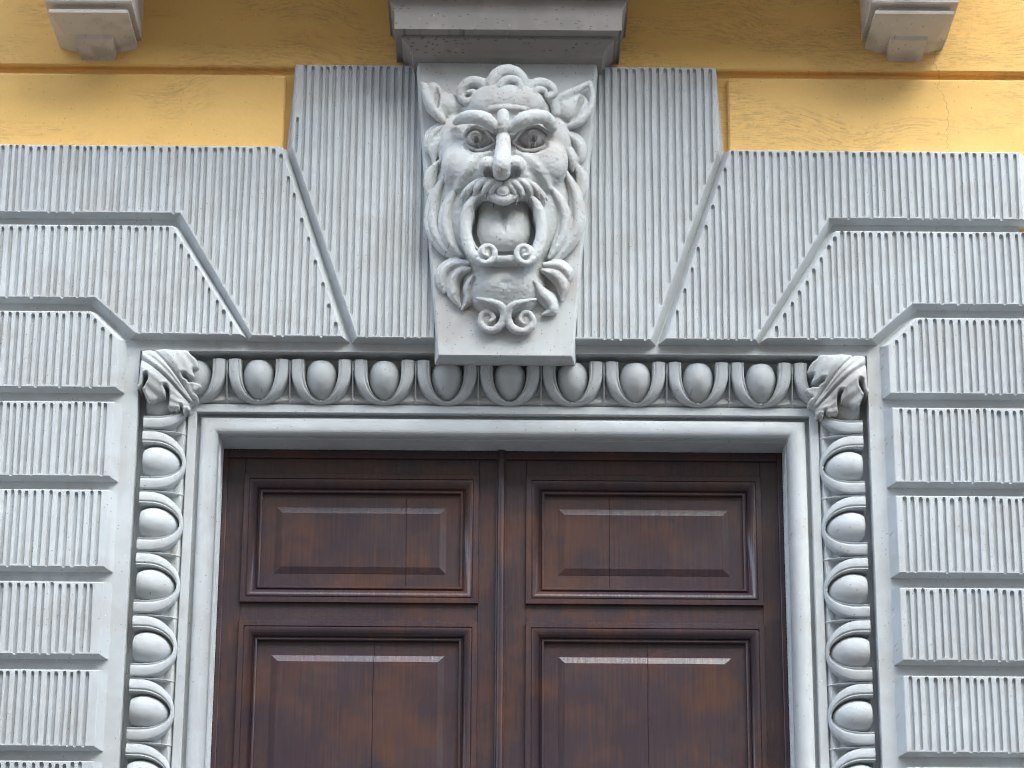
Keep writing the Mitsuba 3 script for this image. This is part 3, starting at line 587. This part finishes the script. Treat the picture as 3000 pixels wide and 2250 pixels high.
  ('T',1,3.8,[[-163.4,618.3,66.8,4.0],[-203.4,567.3,48.9,8.7],[-226.6,508.2,37.4,11.3],[-223.6,442.7,35.2,12.0],[-200.0,394.1,35.4,10.7],[-156.1,355.8,44.0,4.0]]),
  ('T',1,3.8,[[202.3,682.4,42.2,4.7],[245.8,620.5,22.6,9.3],[265.6,552.5,13.3,12.0],[265.4,478.2,10.2,12.7],[233.9,407.7,12.1,11.3],[195.9,363.1,16.0,8.7],[144.1,325.0,26.4,3.3]]),
  ('T',1,3.8,[[201.2,680.1,46.4,5.3],[240.4,615.9,28.5,10.5],[256.6,548.7,20.3,13.5],[255.7,477.4,17.6,14.3],[226.4,409.2,19.0,12.8],[192.0,364.6,21.7,9.8],[143.6,323.9,30.4,3.8]]),
  ('T',1,3.8,[[200.0,677.7,50.5,5.8],[234.9,611.4,34.3,11.7],[247.7,544.9,27.4,15.0],[245.9,476.5,25.0,15.8],[218.8,410.8,26.0,14.2],[188.2,366.0,27.4,10.8],[143.2,322.9,34.3,4.2]]),
  ('T',1,3.8,[[199.1,680.5,42.7,5.3],[229.8,613.4,24.8,10.5],[239.3,548.6,16.6,13.5],[236.7,483.4,13.9,14.3],[211.7,419.4,15.3,12.8],[184.7,373.5,18.0,9.8],[142.9,326.4,26.7,3.8]]),
  ('T',1,3.8,[[198.0,678.6,45.9,4.7],[224.5,610.7,26.3,9.3],[230.6,547.5,17.0,12.0],[227.2,485.6,13.9,12.7],[204.3,423.5,15.8,11.3],[180.9,376.5,19.7,8.7],[142.4,325.5,30.1,3.3]]),
  ('T',1,3.8,[[150.7,613.9,65.4,4.0],[195.2,565.7,42.9,9.3],[219.5,506.2,31.3,11.3],[213.4,439.8,29.1,11.3],[183.8,384.0,31.6,10.0],[151.0,348.4,40.3,4.0]]),
  ('T',1,3.8,[[149.8,611.5,69.6,4.5],[190.4,560.7,49.0,10.5],[211.7,502.3,38.6,12.8],[206.0,438.8,36.4,12.8],[179.5,384.1,37.6,11.3],[150.5,347.2,44.3,4.5]]),
  ('T',1,3.8,[[149.0,609.2,73.7,5.0],[185.6,555.8,55.2,11.7],[203.9,498.3,45.9,14.2],[198.6,437.9,43.6,14.2],[175.2,384.2,43.6,12.5],[150.0,345.9,48.2,5.0]]),
  ('T',1,3.8,[[148.3,612.0,65.9,4.5],[181.1,557.5,45.3,10.5],[196.5,501.9,34.9,12.8],[191.5,444.3,32.6,12.8],[171.2,390.6,33.9,11.3],[149.8,349.3,40.6,4.5]]),
  ('T',1,3.8,[[147.4,610.1,69.1,4.0],[176.3,554.6,46.6,9.3],[188.9,500.9,35.0,11.3],[184.3,446.3,32.8,11.3],[167.0,392.5,35.4,10.0],[149.3,348.2,44.0,4.0]]),
  ('T',1,3.8,[[-189.9,844.1,33.0,4.7],[-228.7,831.7,16.6,8.7],[-251.4,806.8,7.9,10.0],[-263.0,775.6,6.7,8.7],[-259.4,734.7,10.2,3.3]]),
  ('T',1,3.8,[[-190.1,843.2,37.1,5.3],[-231.4,834.6,23.2,9.8],[-258.1,807.8,15.3,11.3],[-268.6,772.4,13.1,9.8],[-259.8,732.8,14.1,3.8]]),
  ('T',1,3.8,[[-190.2,842.3,41.3,5.8],[-234.1,837.4,29.7,10.8],[-264.9,808.9,22.7,12.5],[-274.2,769.2,19.5,10.8],[-260.2,730.9,18.1,4.2]]),
  ('T',1,3.8,[[-190.5,846.9,33.4,5.3],[-237.2,847.9,19.4,9.8],[-272.1,818.3,11.6,11.3],[-280.2,773.3,9.4,9.8],[-260.8,734.0,10.4,3.8]]),
  ('T',1,3.8,[[-190.7,846.4,36.7,4.7],[-240.0,853.3,20.3,8.7],[-279.0,822.7,11.6,10.0],[-286.0,772.5,10.4,8.7],[-261.2,732.3,13.9,3.3]]),
  ('T',1,3.8,[[-192.7,809.8,39.9,4.7],[-218.9,790.7,22.6,9.3],[-240.9,759.5,13.5,10.7],[-257.2,713.3,13.4,4.0]]),
  ('T',1,3.8,[[-193.0,808.8,44.1,5.3],[-223.4,792.9,29.6,10.5],[-247.0,758.8,20.4,12.0],[-257.6,711.6,17.4,4.5]]),
  ('T',1,3.8,[[-193.3,807.8,48.2,5.8],[-227.9,795.2,36.6,11.7],[-253.1,758.0,27.4,13.3],[-258.0,709.9,21.3,5.0]]),
  ('T',1,3.8,[[-193.9,812.3,40.4,5.3],[-232.9,805.4,25.9,10.5],[-259.6,765.1,16.7,12.0],[-258.7,713.4,13.7,4.5]]),
  ('T',1,3.8,[[-194.2,811.7,43.6,4.7],[-237.5,810.6,26.3,9.3],[-265.9,767.3,17.2,10.7],[-259.0,711.9,17.2,4.0]]),
  ('T',1,3.8,[[-201.0,765.4,44.8,4.3],[-214.6,744.9,28.3,8.5],[-231.9,712.6,24.2,4.3]]),
  ('T',1,3.8,[[-201.5,764.2,48.9,4.8],[-220.6,745.1,35.7,9.5],[-232.2,711.0,28.2,4.8]]),
  ('T',1,3.8,[[-202.1,763.1,52.6,4.8],[-226.6,746.8,39.4,9.5],[-232.5,709.5,31.9,4.8]]),
  ('T',1,3.8,[[-202.8,767.3,44.8,4.3],[-233.1,755.2,28.3,8.5],[-233.1,712.9,24.2,4.3]]),
  ('T',1,3.8,[[186.7,834.4,35.3,4.7],[230.5,824.4,21.3,9.3],[268.7,794.7,9.3,10.7],[273.2,743.3,6.7,8.7],[249.3,707.0,10.2,3.3]]),
  ('T',1,3.8,[[186.1,831.6,39.4,5.3],[226.3,816.1,27.8,10.5],[261.0,787.0,16.7,12.0],[267.0,740.9,13.1,9.8],[248.7,705.5,14.1,3.8]]),
  ('T',1,3.8,[[185.5,828.8,43.6,5.8],[222.2,807.8,34.3,11.7],[253.4,779.4,24.1,13.3],[260.8,738.5,19.5,10.8],[248.1,703.9,18.1,4.2]]),
  ('T',1,3.8,[[185.1,831.4,35.7,5.3],[218.4,807.1,24.1,10.5],[246.4,780.0,13.0,12.0],[255.1,743.4,9.4,9.8],[247.8,707.5,10.4,3.8]]),
  ('T',1,3.8,[[184.5,829.1,39.0,4.7],[214.4,801.4,25.0,9.3],[239.0,775.7,13.0,10.7],[249.1,743.4,10.4,8.7],[247.2,706.2,13.9,3.3]]),
  ('T',1,3.8,[[179.4,781.8,46.9,4.0],[222.2,766.1,29.5,8.7],[244.3,722.5,20.5,8.7],[234.5,684.8,17.2,3.3]]),
  ('T',1,3.8,[[178.7,779.2,51.0,4.5],[216.6,758.5,36.6,9.8],[237.8,717.4,27.4,9.8],[233.9,683.1,21.1,3.8]]),
  ('T',1,3.8,[[178.0,776.6,55.2,5.0],[211.0,750.9,43.6,10.8],[231.3,712.3,34.3,10.8],[233.3,681.3,25.0,4.2]]),
  ('T',1,3.8,[[177.6,779.4,47.3,4.5],[205.9,751.1,32.8,9.8],[225.2,714.8,23.7,9.8],[233.1,684.6,17.4,3.8]]),
  ('T',1,3.8,[[176.9,777.2,50.6,4.0],[200.4,746.5,33.2,8.7],[218.8,712.5,24.2,8.7],[232.5,683.1,20.9,3.3]]),
  ('T',1,1.9,[[-238.8,714.7,18.1,4.8],[-257.5,669.7,7.8,11.5],[-261.4,620.3,5.1,12.4],[-259.0,563.4,10.4,4.8]]),
  ('T',1,1.9,[[-239.8,713.6,22.3,5.3],[-266.6,669.9,14.8,12.8],[-270.6,616.7,12.1,13.8],[-259.6,561.6,14.4,5.3]]),
  ('T',1,1.9,[[-240.9,712.9,25.5,4.8],[-275.9,673.0,15.2,11.5],[-280.0,615.8,12.5,12.4],[-260.2,560.0,17.8,4.8]]),
  ('T',1,1.9,[[245.6,712.3,18.1,4.8],[275.3,676.1,7.8,11.5],[276.7,619.2,5.1,12.4],[255.4,563.5,10.4,4.8]]),
  ('T',1,1.9,[[244.3,709.9,22.3,5.3],[265.6,670.5,14.8,12.8],[267.1,617.3,12.1,13.8],[254.6,562.0,14.4,5.3]]),
  ('T',1,1.9,[[243.1,707.8,25.5,4.8],[256.1,667.7,15.2,11.5],[257.7,618.1,12.5,12.4],[253.9,560.7,17.8,4.8]]),
  ('T',1,3.8,[[-129.8,322.2,44.5,5.3],[-176.6,320.0,19.0,10.7],[-201.3,299.5,5.6,12.0],[-211.8,267.6,3.0,9.3],[-212.7,229.8,3.2,2.7]]),
  ('T',1,3.8,[[-129.8,321.5,48.7,6.0],[-178.5,323.4,25.5,12.0],[-207.8,301.1,13.0,13.5],[-217.4,265.1,9.4,10.5],[-213.1,228.2,7.2,3.0]]),
  ('T',1,3.8,[[-129.8,320.9,52.9,6.7],[-180.3,326.8,32.0,13.3],[-214.4,302.6,20.4,15.0],[-222.9,262.6,15.8,11.7],[-213.5,226.5,11.1,3.3]]),
  ('T',1,3.8,[[-129.9,325.0,45.0,6.0],[-182.5,336.9,21.8,12.0],[-221.3,311.5,9.3,13.5],[-228.8,266.5,5.7,10.5],[-214.2,229.4,3.5,3.0]]),
  ('T',1,3.8,[[-129.9,324.7,48.3,5.3],[-184.5,342.5,22.7,10.7],[-228.0,316.0,9.3,12.0],[-234.5,266.0,6.7,9.3],[-214.6,227.9,7.0,2.7]]),
  ('T',1,3.8,[[-125.5,300.5,46.9,5.3],[-151.3,291.7,23.6,10.0],[-166.6,269.0,7.9,11.3],[-170.2,227.6,6.7,10.7],[-158.3,179.9,7.0,3.3]]),
  ('T',1,3.8,[[-125.7,299.8,51.0,6.0],[-154.8,294.2,30.1,11.3],[-174.1,268.4,15.3,12.8],[-175.6,223.7,13.1,12.0],[-158.6,178.1,10.9,3.8]]),
  ('T',1,3.8,[[-125.9,299.1,55.2,6.7],[-158.4,296.7,36.6,12.5],[-181.5,267.8,22.7,14.2],[-181.0,219.8,19.5,13.3],[-159.0,176.4,14.8,4.2]]),
  ('T',1,3.8,[[-126.3,303.2,47.3,6.0],[-162.2,305.8,26.4,11.3],[-189.4,274.4,11.6,12.8],[-186.7,222.2,9.4,12.0],[-159.6,179.1,7.2,3.8]]),
  ('T',1,3.8,[[-126.5,302.9,50.6,5.3],[-165.8,310.5,27.3,10.0],[-197.0,276.8,11.6,11.3],[-192.2,220.4,10.4,10.7],[-160.0,177.5,10.7,3.3]]),
  ('T',1,3.8,[[-113.6,272.6,49.4,5.7],[-116.9,239.4,24.2,10.6],[-117.3,200.9,11.9,9.9],[-151.2,167.6,7.1,2.8]]),
  ('T',1,3.8,[[-114.5,271.3,53.6,6.3],[-123.8,237.8,31.3,11.9],[-123.7,200.5,18.8,11.1],[-151.6,166.4,11.0,3.2]]),
  ('T',1,3.8,[[-115.3,270.1,57.3,6.3],[-130.7,237.5,35.0,11.9],[-130.2,201.3,22.5,11.1],[-151.9,165.3,14.7,3.2]]),
  ('T',1,3.8,[[-116.3,273.5,49.4,5.7],[-137.8,242.8,24.2,10.6],[-136.9,207.6,11.9,9.9],[-152.5,168.5,7.1,2.8]]),
  ('T',1,3.8,[[132.4,324.5,44.5,5.3],[188.3,341.7,17.9,10.7],[225.6,311.3,7.5,11.3],[221.0,269.8,7.0,2.7]]),
  ('T',1,3.8,[[132.2,321.9,48.7,6.0],[185.5,332.0,25.0,12.0],[219.6,304.7,14.4,12.8],[220.4,268.2,10.9,3.0]]),
  ('T',1,3.8,[[132.1,319.2,52.9,6.7],[182.7,322.2,32.0,13.3],[213.6,298.1,21.3,14.2],[219.9,266.5,14.8,3.3]]),
  ('T',1,3.8,[[132.1,321.3,45.0,6.0],[180.4,319.5,21.3,12.0],[208.0,298.5,10.7,12.8],[219.6,269.4,7.2,3.0]]),
  ('T',1,3.8,[[132.0,319.0,48.3,5.3],[177.7,312.4,21.6,10.7],[202.1,294.4,11.2,11.3],[219.0,268.0,10.7,2.7]]),
  ('T',1,3.8,[[129.3,300.7,46.9,5.3],[180.9,304.5,20.3,11.3],[212.7,261.3,8.9,12.0],[198.1,204.9,7.0,3.3]]),
  ('T',1,3.8,[[128.9,298.1,51.0,6.0],[176.4,295.7,27.3,12.8],[206.0,256.6,15.8,13.5],[197.5,203.4,10.9,3.8]]),
  ('T',1,3.8,[[128.5,295.5,55.2,6.7],[172.0,287.0,34.3,14.2],[199.2,251.9,22.7,15.0],[196.9,201.9,14.8,4.2]]),
  ('T',1,3.8,[[128.3,297.7,47.3,6.0],[167.9,285.3,23.6,12.8],[192.8,254.1,12.1,13.5],[196.6,204.9,7.2,3.8]]),
  ('T',1,3.8,[[127.9,295.4,50.6,5.3],[163.6,279.2,24.0,11.3],[186.2,251.9,12.6,12.0],[196.0,203.6,10.7,3.3]]),
  ('T',1,3.8,[[101.8,257.0,49.2,5.3],[132.0,234.4,23.6,11.3],[166.9,209.7,7.9,12.7],[171.7,161.6,5.3,10.0],[128.4,150.5,7.0,2.7]]),
  ('T',1,3.8,[[100.9,254.9,53.3,6.0],[126.9,227.9,30.1,12.8],[159.8,202.2,15.3,14.3],[166.4,162.1,11.7,11.3],[128.1,149.5,10.9,3.0]]),
  ('T',1,3.8,[[100.0,252.7,57.5,6.7],[121.9,221.3,36.6,14.2],[152.7,194.8,22.7,15.8],[161.0,162.6,18.1,12.5],[127.8,148.5,14.8,3.3]]),
  ('T',1,3.8,[[99.2,255.3,49.6,6.0],[117.1,221.2,26.4,12.8],[145.8,194.4,11.6,14.3],[156.0,169.4,8.0,11.3],[127.7,151.9,7.2,3.0]]),
  ('T',1,3.8,[[98.3,253.5,52.9,5.3],[112.1,216.8,27.3,11.3],[138.8,189.8,11.6,12.7],[150.8,171.9,9.0,10.0],[127.5,151.1,10.7,2.7]]),
  ('T',1,1.5,[[-99.8,194.1,48.7,5.3],[-53.3,180.5,55.6,9.9],[-15.6,166.6,48.7,13.3],[-4.7,136.2,34.8,14.4],[-18.7,101.4,26.9,14.4],[-52.5,87.9,22.3,12.5],[-83.1,110.2,22.3,11.0],[-81.6,142.3,26.9,9.9],[-56.6,152.4,30.6,8.7],[-40.4,130.8,33.4,7.6],[-54.5,115.3,34.3,5.7]]),
  ('T',1,1.5,[[103.9,192.0,48.7,5.3],[50.3,177.6,55.6,9.9],[17.6,163.1,48.7,13.3],[7.2,128.8,34.8,14.4],[26.0,94.3,26.9,14.4],[65.4,85.1,22.3,12.5],[95.6,111.6,22.3,11.0],[88.3,143.7,26.9,9.9],[62.1,150.3,30.6,8.7],[50.1,125.9,33.4,6.8],[63.4,108.7,34.3,5.3]]),
  ('E',1,3.8,[-60.1,136.8,7.0,36.1,39.0,20.4]),
  ('E',1,3.8,[67.1,132.1,7.0,36.1,39.0,20.4]),
  ('E',1,7.6,[0.4,189.4,13.9,57.0,32.8,32.5])],
 'eye': [('E',1,1.9,[-96.6,788.2,51.9,57.0,46.0,38.9]),
  ('E',1,1.1,[-108.4,779.6,77.9,28.1,27.9,22.3]),
  ('E',-1,0.8,[-108.1,768.2,103.4,22.8,22.6,13.9]),
  ('E',1,0.8,[-108.3,775.4,87.2,17.5,17.2,10.2]),
  ('E',-1,0.8,[-106.6,766.6,103.4,12.9,14.0,32.5])],
 'eye2': [('E',1,1.9,[87.1,793.7,51.9,57.0,46.0,38.9]),
  ('E',1,1.1,[93.3,785.2,77.9,28.1,27.9,22.3]),
  ('E',-1,0.8,[93.0,773.7,103.4,22.8,22.6,13.9]),
  ('E',1,0.8,[93.2,781.0,87.2,17.5,17.2,10.2]),
  ('E',-1,0.8,[94.5,772.2,103.4,12.9,14.0,32.5])],
 'tongue': [('E',1,7.6,[-52.8,458.5,34.8,49.4,84.1,35.2]),
  ('E',1,7.6,[36.7,459.3,34.8,49.4,84.1,35.2]),
  ('E',1,9.9,[-7.8,423.5,41.7,74.1,51.3,33.4]),
  ('E',1,9.1,[-49.7,521.0,18.5,47.9,69.8,34.3]),
  ('E',1,9.1,[32.9,521.7,18.5,47.9,69.8,34.3]),
  ('T',-1,3.0,[[-8.7,550.1,55.6,11.4],[-8.3,480.9,64.9,11.4],[-7.3,439.8,71.9,6.5],[-6.8,422.7,76.5,2.3]])],
}

class Field:
    def __init__(self, lo, hi, step):
        self.ax = [np.arange(a, b + step, step, dtype=np.float32) for a, b in zip(lo, hi)]
        self.D = np.full([len(a) for a in self.ax], 60.0, np.float32)
        self.step = step
    def box(self, lo, hi):
        return tuple(slice(max(int(np.searchsorted(a, l)) - 1, 0), min(int(np.searchsorted(a, h)) + 1, len(a))) for a, l, h in zip(self.ax, lo, hi))
    def apply(self, s, sl, d, k):
        c = self.D[sl]
        if s < 0: d = -d; c2 = -c; d2 = -d
        else: c2, d2 = c, d
        h = np.maximum(k - np.abs(c2 - d2), 0) / max(k, 1e-3)
        m = np.minimum(c2, d2) - h * h * k * 0.25
        self.D[sl] = m if s > 0 else -m
    def grid(self, sl):
        return np.meshgrid(*[a[s] for a, s in zip(self.ax, sl)], indexing='ij', sparse=True)
    def ell(self, s, k, p):
        c, r = np.array(p[:3]), np.array([p[3], p[4], p[5]])
        sl = self.box(c - r - k - 8, c + r + k + 8)
        g = self.grid(sl)
        a = np.sqrt(sum(((x - q) / w) ** 2 for x, q, w in zip(g, c, r))); b = np.sqrt(sum(((x - q) / (w * w)) ** 2 for x, q, w in zip(g, c, r)))
        d = a * (a - 1) / np.maximum(b, 1e-6)
        if s < 0: self.cut(sl, d, k)
        else: self.apply(1, sl, d, k)
    def cut(self, sl, d, k):
        c = self.D[sl]; e = -d
        h = np.maximum(k - np.abs(c - e), 0) / max(k, 1e-3)
        self.D[sl] = np.maximum(c, e) + h * h * k * 0.25
    def tube(self, s, k, P):
        P = np.array(P, float)
        n = len(P)
        if n > 2:                                                          # Catmull-Rom through the points
            E = np.vstack([2 * P[0] - P[1], P, 2 * P[-1] - P[-2]]); Q = []
            for i in range(1, n):
                p0, p1, p2, p3 = E[i - 1], E[i], E[i + 1], E[i + 2]
                for t in np.linspace(0, 1, 5)[:-1]:
                    Q.append(0.5 * (2 * p1 + (p2 - p0) * t + (2 * p0 - 5 * p1 + 4 * p2 - p3) * t ** 2 + (3 * p1 - p0 - 3 * p2 + p3) * t ** 3))
            P = np.array(Q + [P[-1]])
        R = np.maximum(P[:, 3], 1.0)
        lo, hi = (P[:, :3] - R[:, None]).min(0) - k - 6, (P[:, :3] + R[:, None]).max(0) + k + 6
        full = self.box(lo, hi); d = np.full([q.stop - q.start for q in full], 60.0, np.float32)
        off = [q.start for q in full]
        for i in range(len(P) - 1):
            a, b = P[i, :3], P[i + 1, :3]; ra, rb = R[i], R[i + 1]; m = max(ra, rb) + k + 6
            sl = tuple(slice(max(q.start, w.start), min(q.stop, w.stop)) for q, w in zip(self.box(np.minimum(a, b) - m, np.maximum(a, b) + m), full)); g = self.grid(sl); ab = b - a
            t = np.clip(sum((x - q) * w for x, q, w in zip(g, a, ab)) / max(ab @ ab, 1e-6), 0, 1)
            e = np.sqrt(sum((x - q - t * w) ** 2 for x, q, w in zip(g, a, ab))) - (ra + (rb - ra) * t)
            ls = tuple(slice(q.start - o, q.stop - o) for q, o in zip(sl, off))
            d[ls] = np.minimum(d[ls], e)
        if s < 0: self.cut(full, d, k)
        else: self.apply(1, full, d, k)
    def mesh(self):
        """surface nets"""
        D = self.D; inside = D < 0; N = np.array(D.shape)
        acc = np.zeros((*(N - 1), 3), np.float32); cnt = np.zeros(N - 1, np.float32)
        corners = [(i, j, k) for i in (0, 1) for j in (0, 1) for k in (0, 1)]
        cut = lambda c: tuple(slice(o, n - 1 + o) for o, n in zip(c, N))
        for a in corners:
            for ax in range(3):
                if a[ax]: continue
                b = list(a); b[ax] = 1
                da, db = D[cut(a)], D[cut(b)]
                m = (da < 0) != (db < 0)
                t = np.where(m, da / np.where(m, da - db, 1), 0)
                for q in range(3): acc[..., q] += np.where(m, a[q] + (t if q == ax else 0), 0)
                cnt += m
        on = cnt > 0; idx = np.full(N - 1, -1); idx[on] = np.arange(on.sum())
        pos = np.argwhere(on) + acc[on] / cnt[on][:, None]
        V = np.stack([self.ax[q][0] + pos[:, q] * self.step for q in range(3)], 1); F_ = []
        for ax in range(3):
            u, w = (ax + 1) % 3, (ax + 2) % 3
            lo = [slice(1, n - 1) for n in N]; hi = list(lo); lo[ax] = slice(0, N[ax] - 1); hi[ax] = slice(1, N[ax])
            A, B = inside[tuple(lo)], inside[tuple(hi)]
            for sign in (True, False):
                e = np.argwhere((A != B) & (A == sign)) + [0 if q == ax else 1 for q in range(3)]
                du, dw = np.eye(3, dtype=int)[u], np.eye(3, dtype=int)[w]
                q = [idx[tuple((e - x).T)] for x in (0 * du, du, du + dw, dw)]
                f = np.stack(q, 1)
                F_.append(f if sign else f[:, ::-1])
        F_ = np.vstack(F_); F_ = F_[(F_ >= 0).all(1)]
        return V, np.vstack([F_[:, [0, 1, 2]], F_[:, [0, 2, 3]]])
def sculpt(group, step, seed, rough=2.0, sm=1):
    ops = SCULPT[group]; lo, hi = np.full(3, 1e9), np.full(3, -1e9)
    for t, s, k, d in ops:
        if s < 0: continue
        d = [d] if t == 'E' else d
        for p in d:
            r = np.array(p[3:6]) if t == 'E' else np.full(3, p[3])
            c = np.array([p[0], p[1], p[2]])
            if t == 'E': r = r[[0, 1, 2]]
            lo, hi = np.minimum(lo, c - r - 6), np.maximum(hi, c + r + 6)
    lo[2] = max(lo[2], -9.0)
    F0 = Field(lo, hi, step)
    for t, s, k, d in ops: (F0.ell if t == 'E' else F0.tube)(s, k, d)
    V, f = F0.mesh()
    m = trimesh.Trimesh(V, f, process=False)
    if sm: trimesh.smoothing.filter_taubin(m, 0.5, 0.52, iterations=sm)
    m.vertices = np.array(m.vertices) + np.array(m.vertex_normals) * (rough * 2 * (meshkit.fbm(np.array(m.vertices) / 11.0 + seed, 4, seed) - 0.5))[:, None]
    v = np.array(m.vertices) / 1000.0
    x, z = v[:, 0] + 0.005, v[:, 1] + 4.912
    m.vertices = np.stack([x, -(dface(z) + v[:, 2]), z], 1)
    a = m.area_faces; n = m.face_normals
    return m
def carve(part, group, step, seed, label, **kw):
    m = sculpt(group, step, seed, **kw)
    k = put(K + '__' + part, m, CARVED, smooth=True); tag(k, label)
carve('face', 'face', 2.1, 1, 'grimacing carved stone face with frowning brows, pointed ears and a wide open mouth')
carve('face__beard', 'beard', 2.4, 2, 'carved beard locks sweeping down both cheeks to scrolls below the chin')
carve('face__hair', 'hair', 2.4, 3, 'three carved curls of hair above the forehead')
carve('face__moustache', 'moustache', 2.2, 4, 'carved moustache curling over the open mouth')
carve('face__eye', 'eye', 1.6, 5, 'carved staring eye left of the nose', rough=0.3)
carve('face__eye', 'eye2', 1.6, 6, 'carved staring eye right of the nose', rough=0.3)
carve('face__tongue', 'tongue', 2.2, 7, 'grooved stone tongue filling the open mouth')

# ------------------------------------------------------------------ balcony corbels
def corbel(x, z, label):
    key = key_for('corbel'); tag(key, label, 'corbel', group='corbels under the balcony')
    side = [(-0.05, 0.017), (0.298, 0.017), (0.302, 0.022), (0.31, 0.10), (0.335, 0.22), (0.42, 0.33), (0.54, 0.41), (0.56, 0.46), (-0.05, 0.46)]
    t = trimesh.creation.extrude_polygon(sg.Polygon(side), 0.308, engine='earcut'); v = t.vertices
    t.vertices = np.stack([x - 0.154 + v[:, 2], -v[:, 0], z + v[:, 1]], 1)
    t.faces = t.faces if t.volume > 0 else t.faces[:, ::-1]
    put(key + '__bracket', t, WARM)
    put(key + '__neck', tri(boxm(x - 0.128, x + 0.128, -0.05, 0.268, z - 0.004, z + 0.0185, 0.001)), WARM)
    A = solid([(x + s * a, -d, z + h) for s in (-1, 1) for a, d, h in ((0.136, 0.276, 0.001), (0.141, 0.281, -0.005), (0.141, 0.279, -0.014), (0.141, -0.05, 0.001), (0.141, -0.05, -0.014), (0.074, 0.140, -0.027), (0.082, -0.05, -0.032), (0.082, 0.02, -0.032))])
    put(key + '__pendant', tri(A), WARM)
    B = solid([(x + s * a, -d, z + h) for s in (-1, 1) for a, d, h in ((0.068, 0.136, -0.020), (0.066, 0.122, -0.040), (0.060, 0.0, -0.064), (0.060, -0.05, -0.066), (0.068, -0.05, -0.02))])
    put(key + '__plug', tri(B), WARM)
corbel(-1.482, 6.139, 'beige stone balcony corbel at the left, above the left yellow panel')
corbel(1.451, 6.160, 'beige stone balcony corbel at the right, above the right yellow panel')
BAL = 'balcony'
tag(BAL, 'stone balcony slab resting on the two corbels and the keystone cap', 'balcony')
put(BAL + '__slab', tri(boxm(-1.80, 1.78, -0.05, 0.70, 6.621, 6.80, 0.01)), WARM)
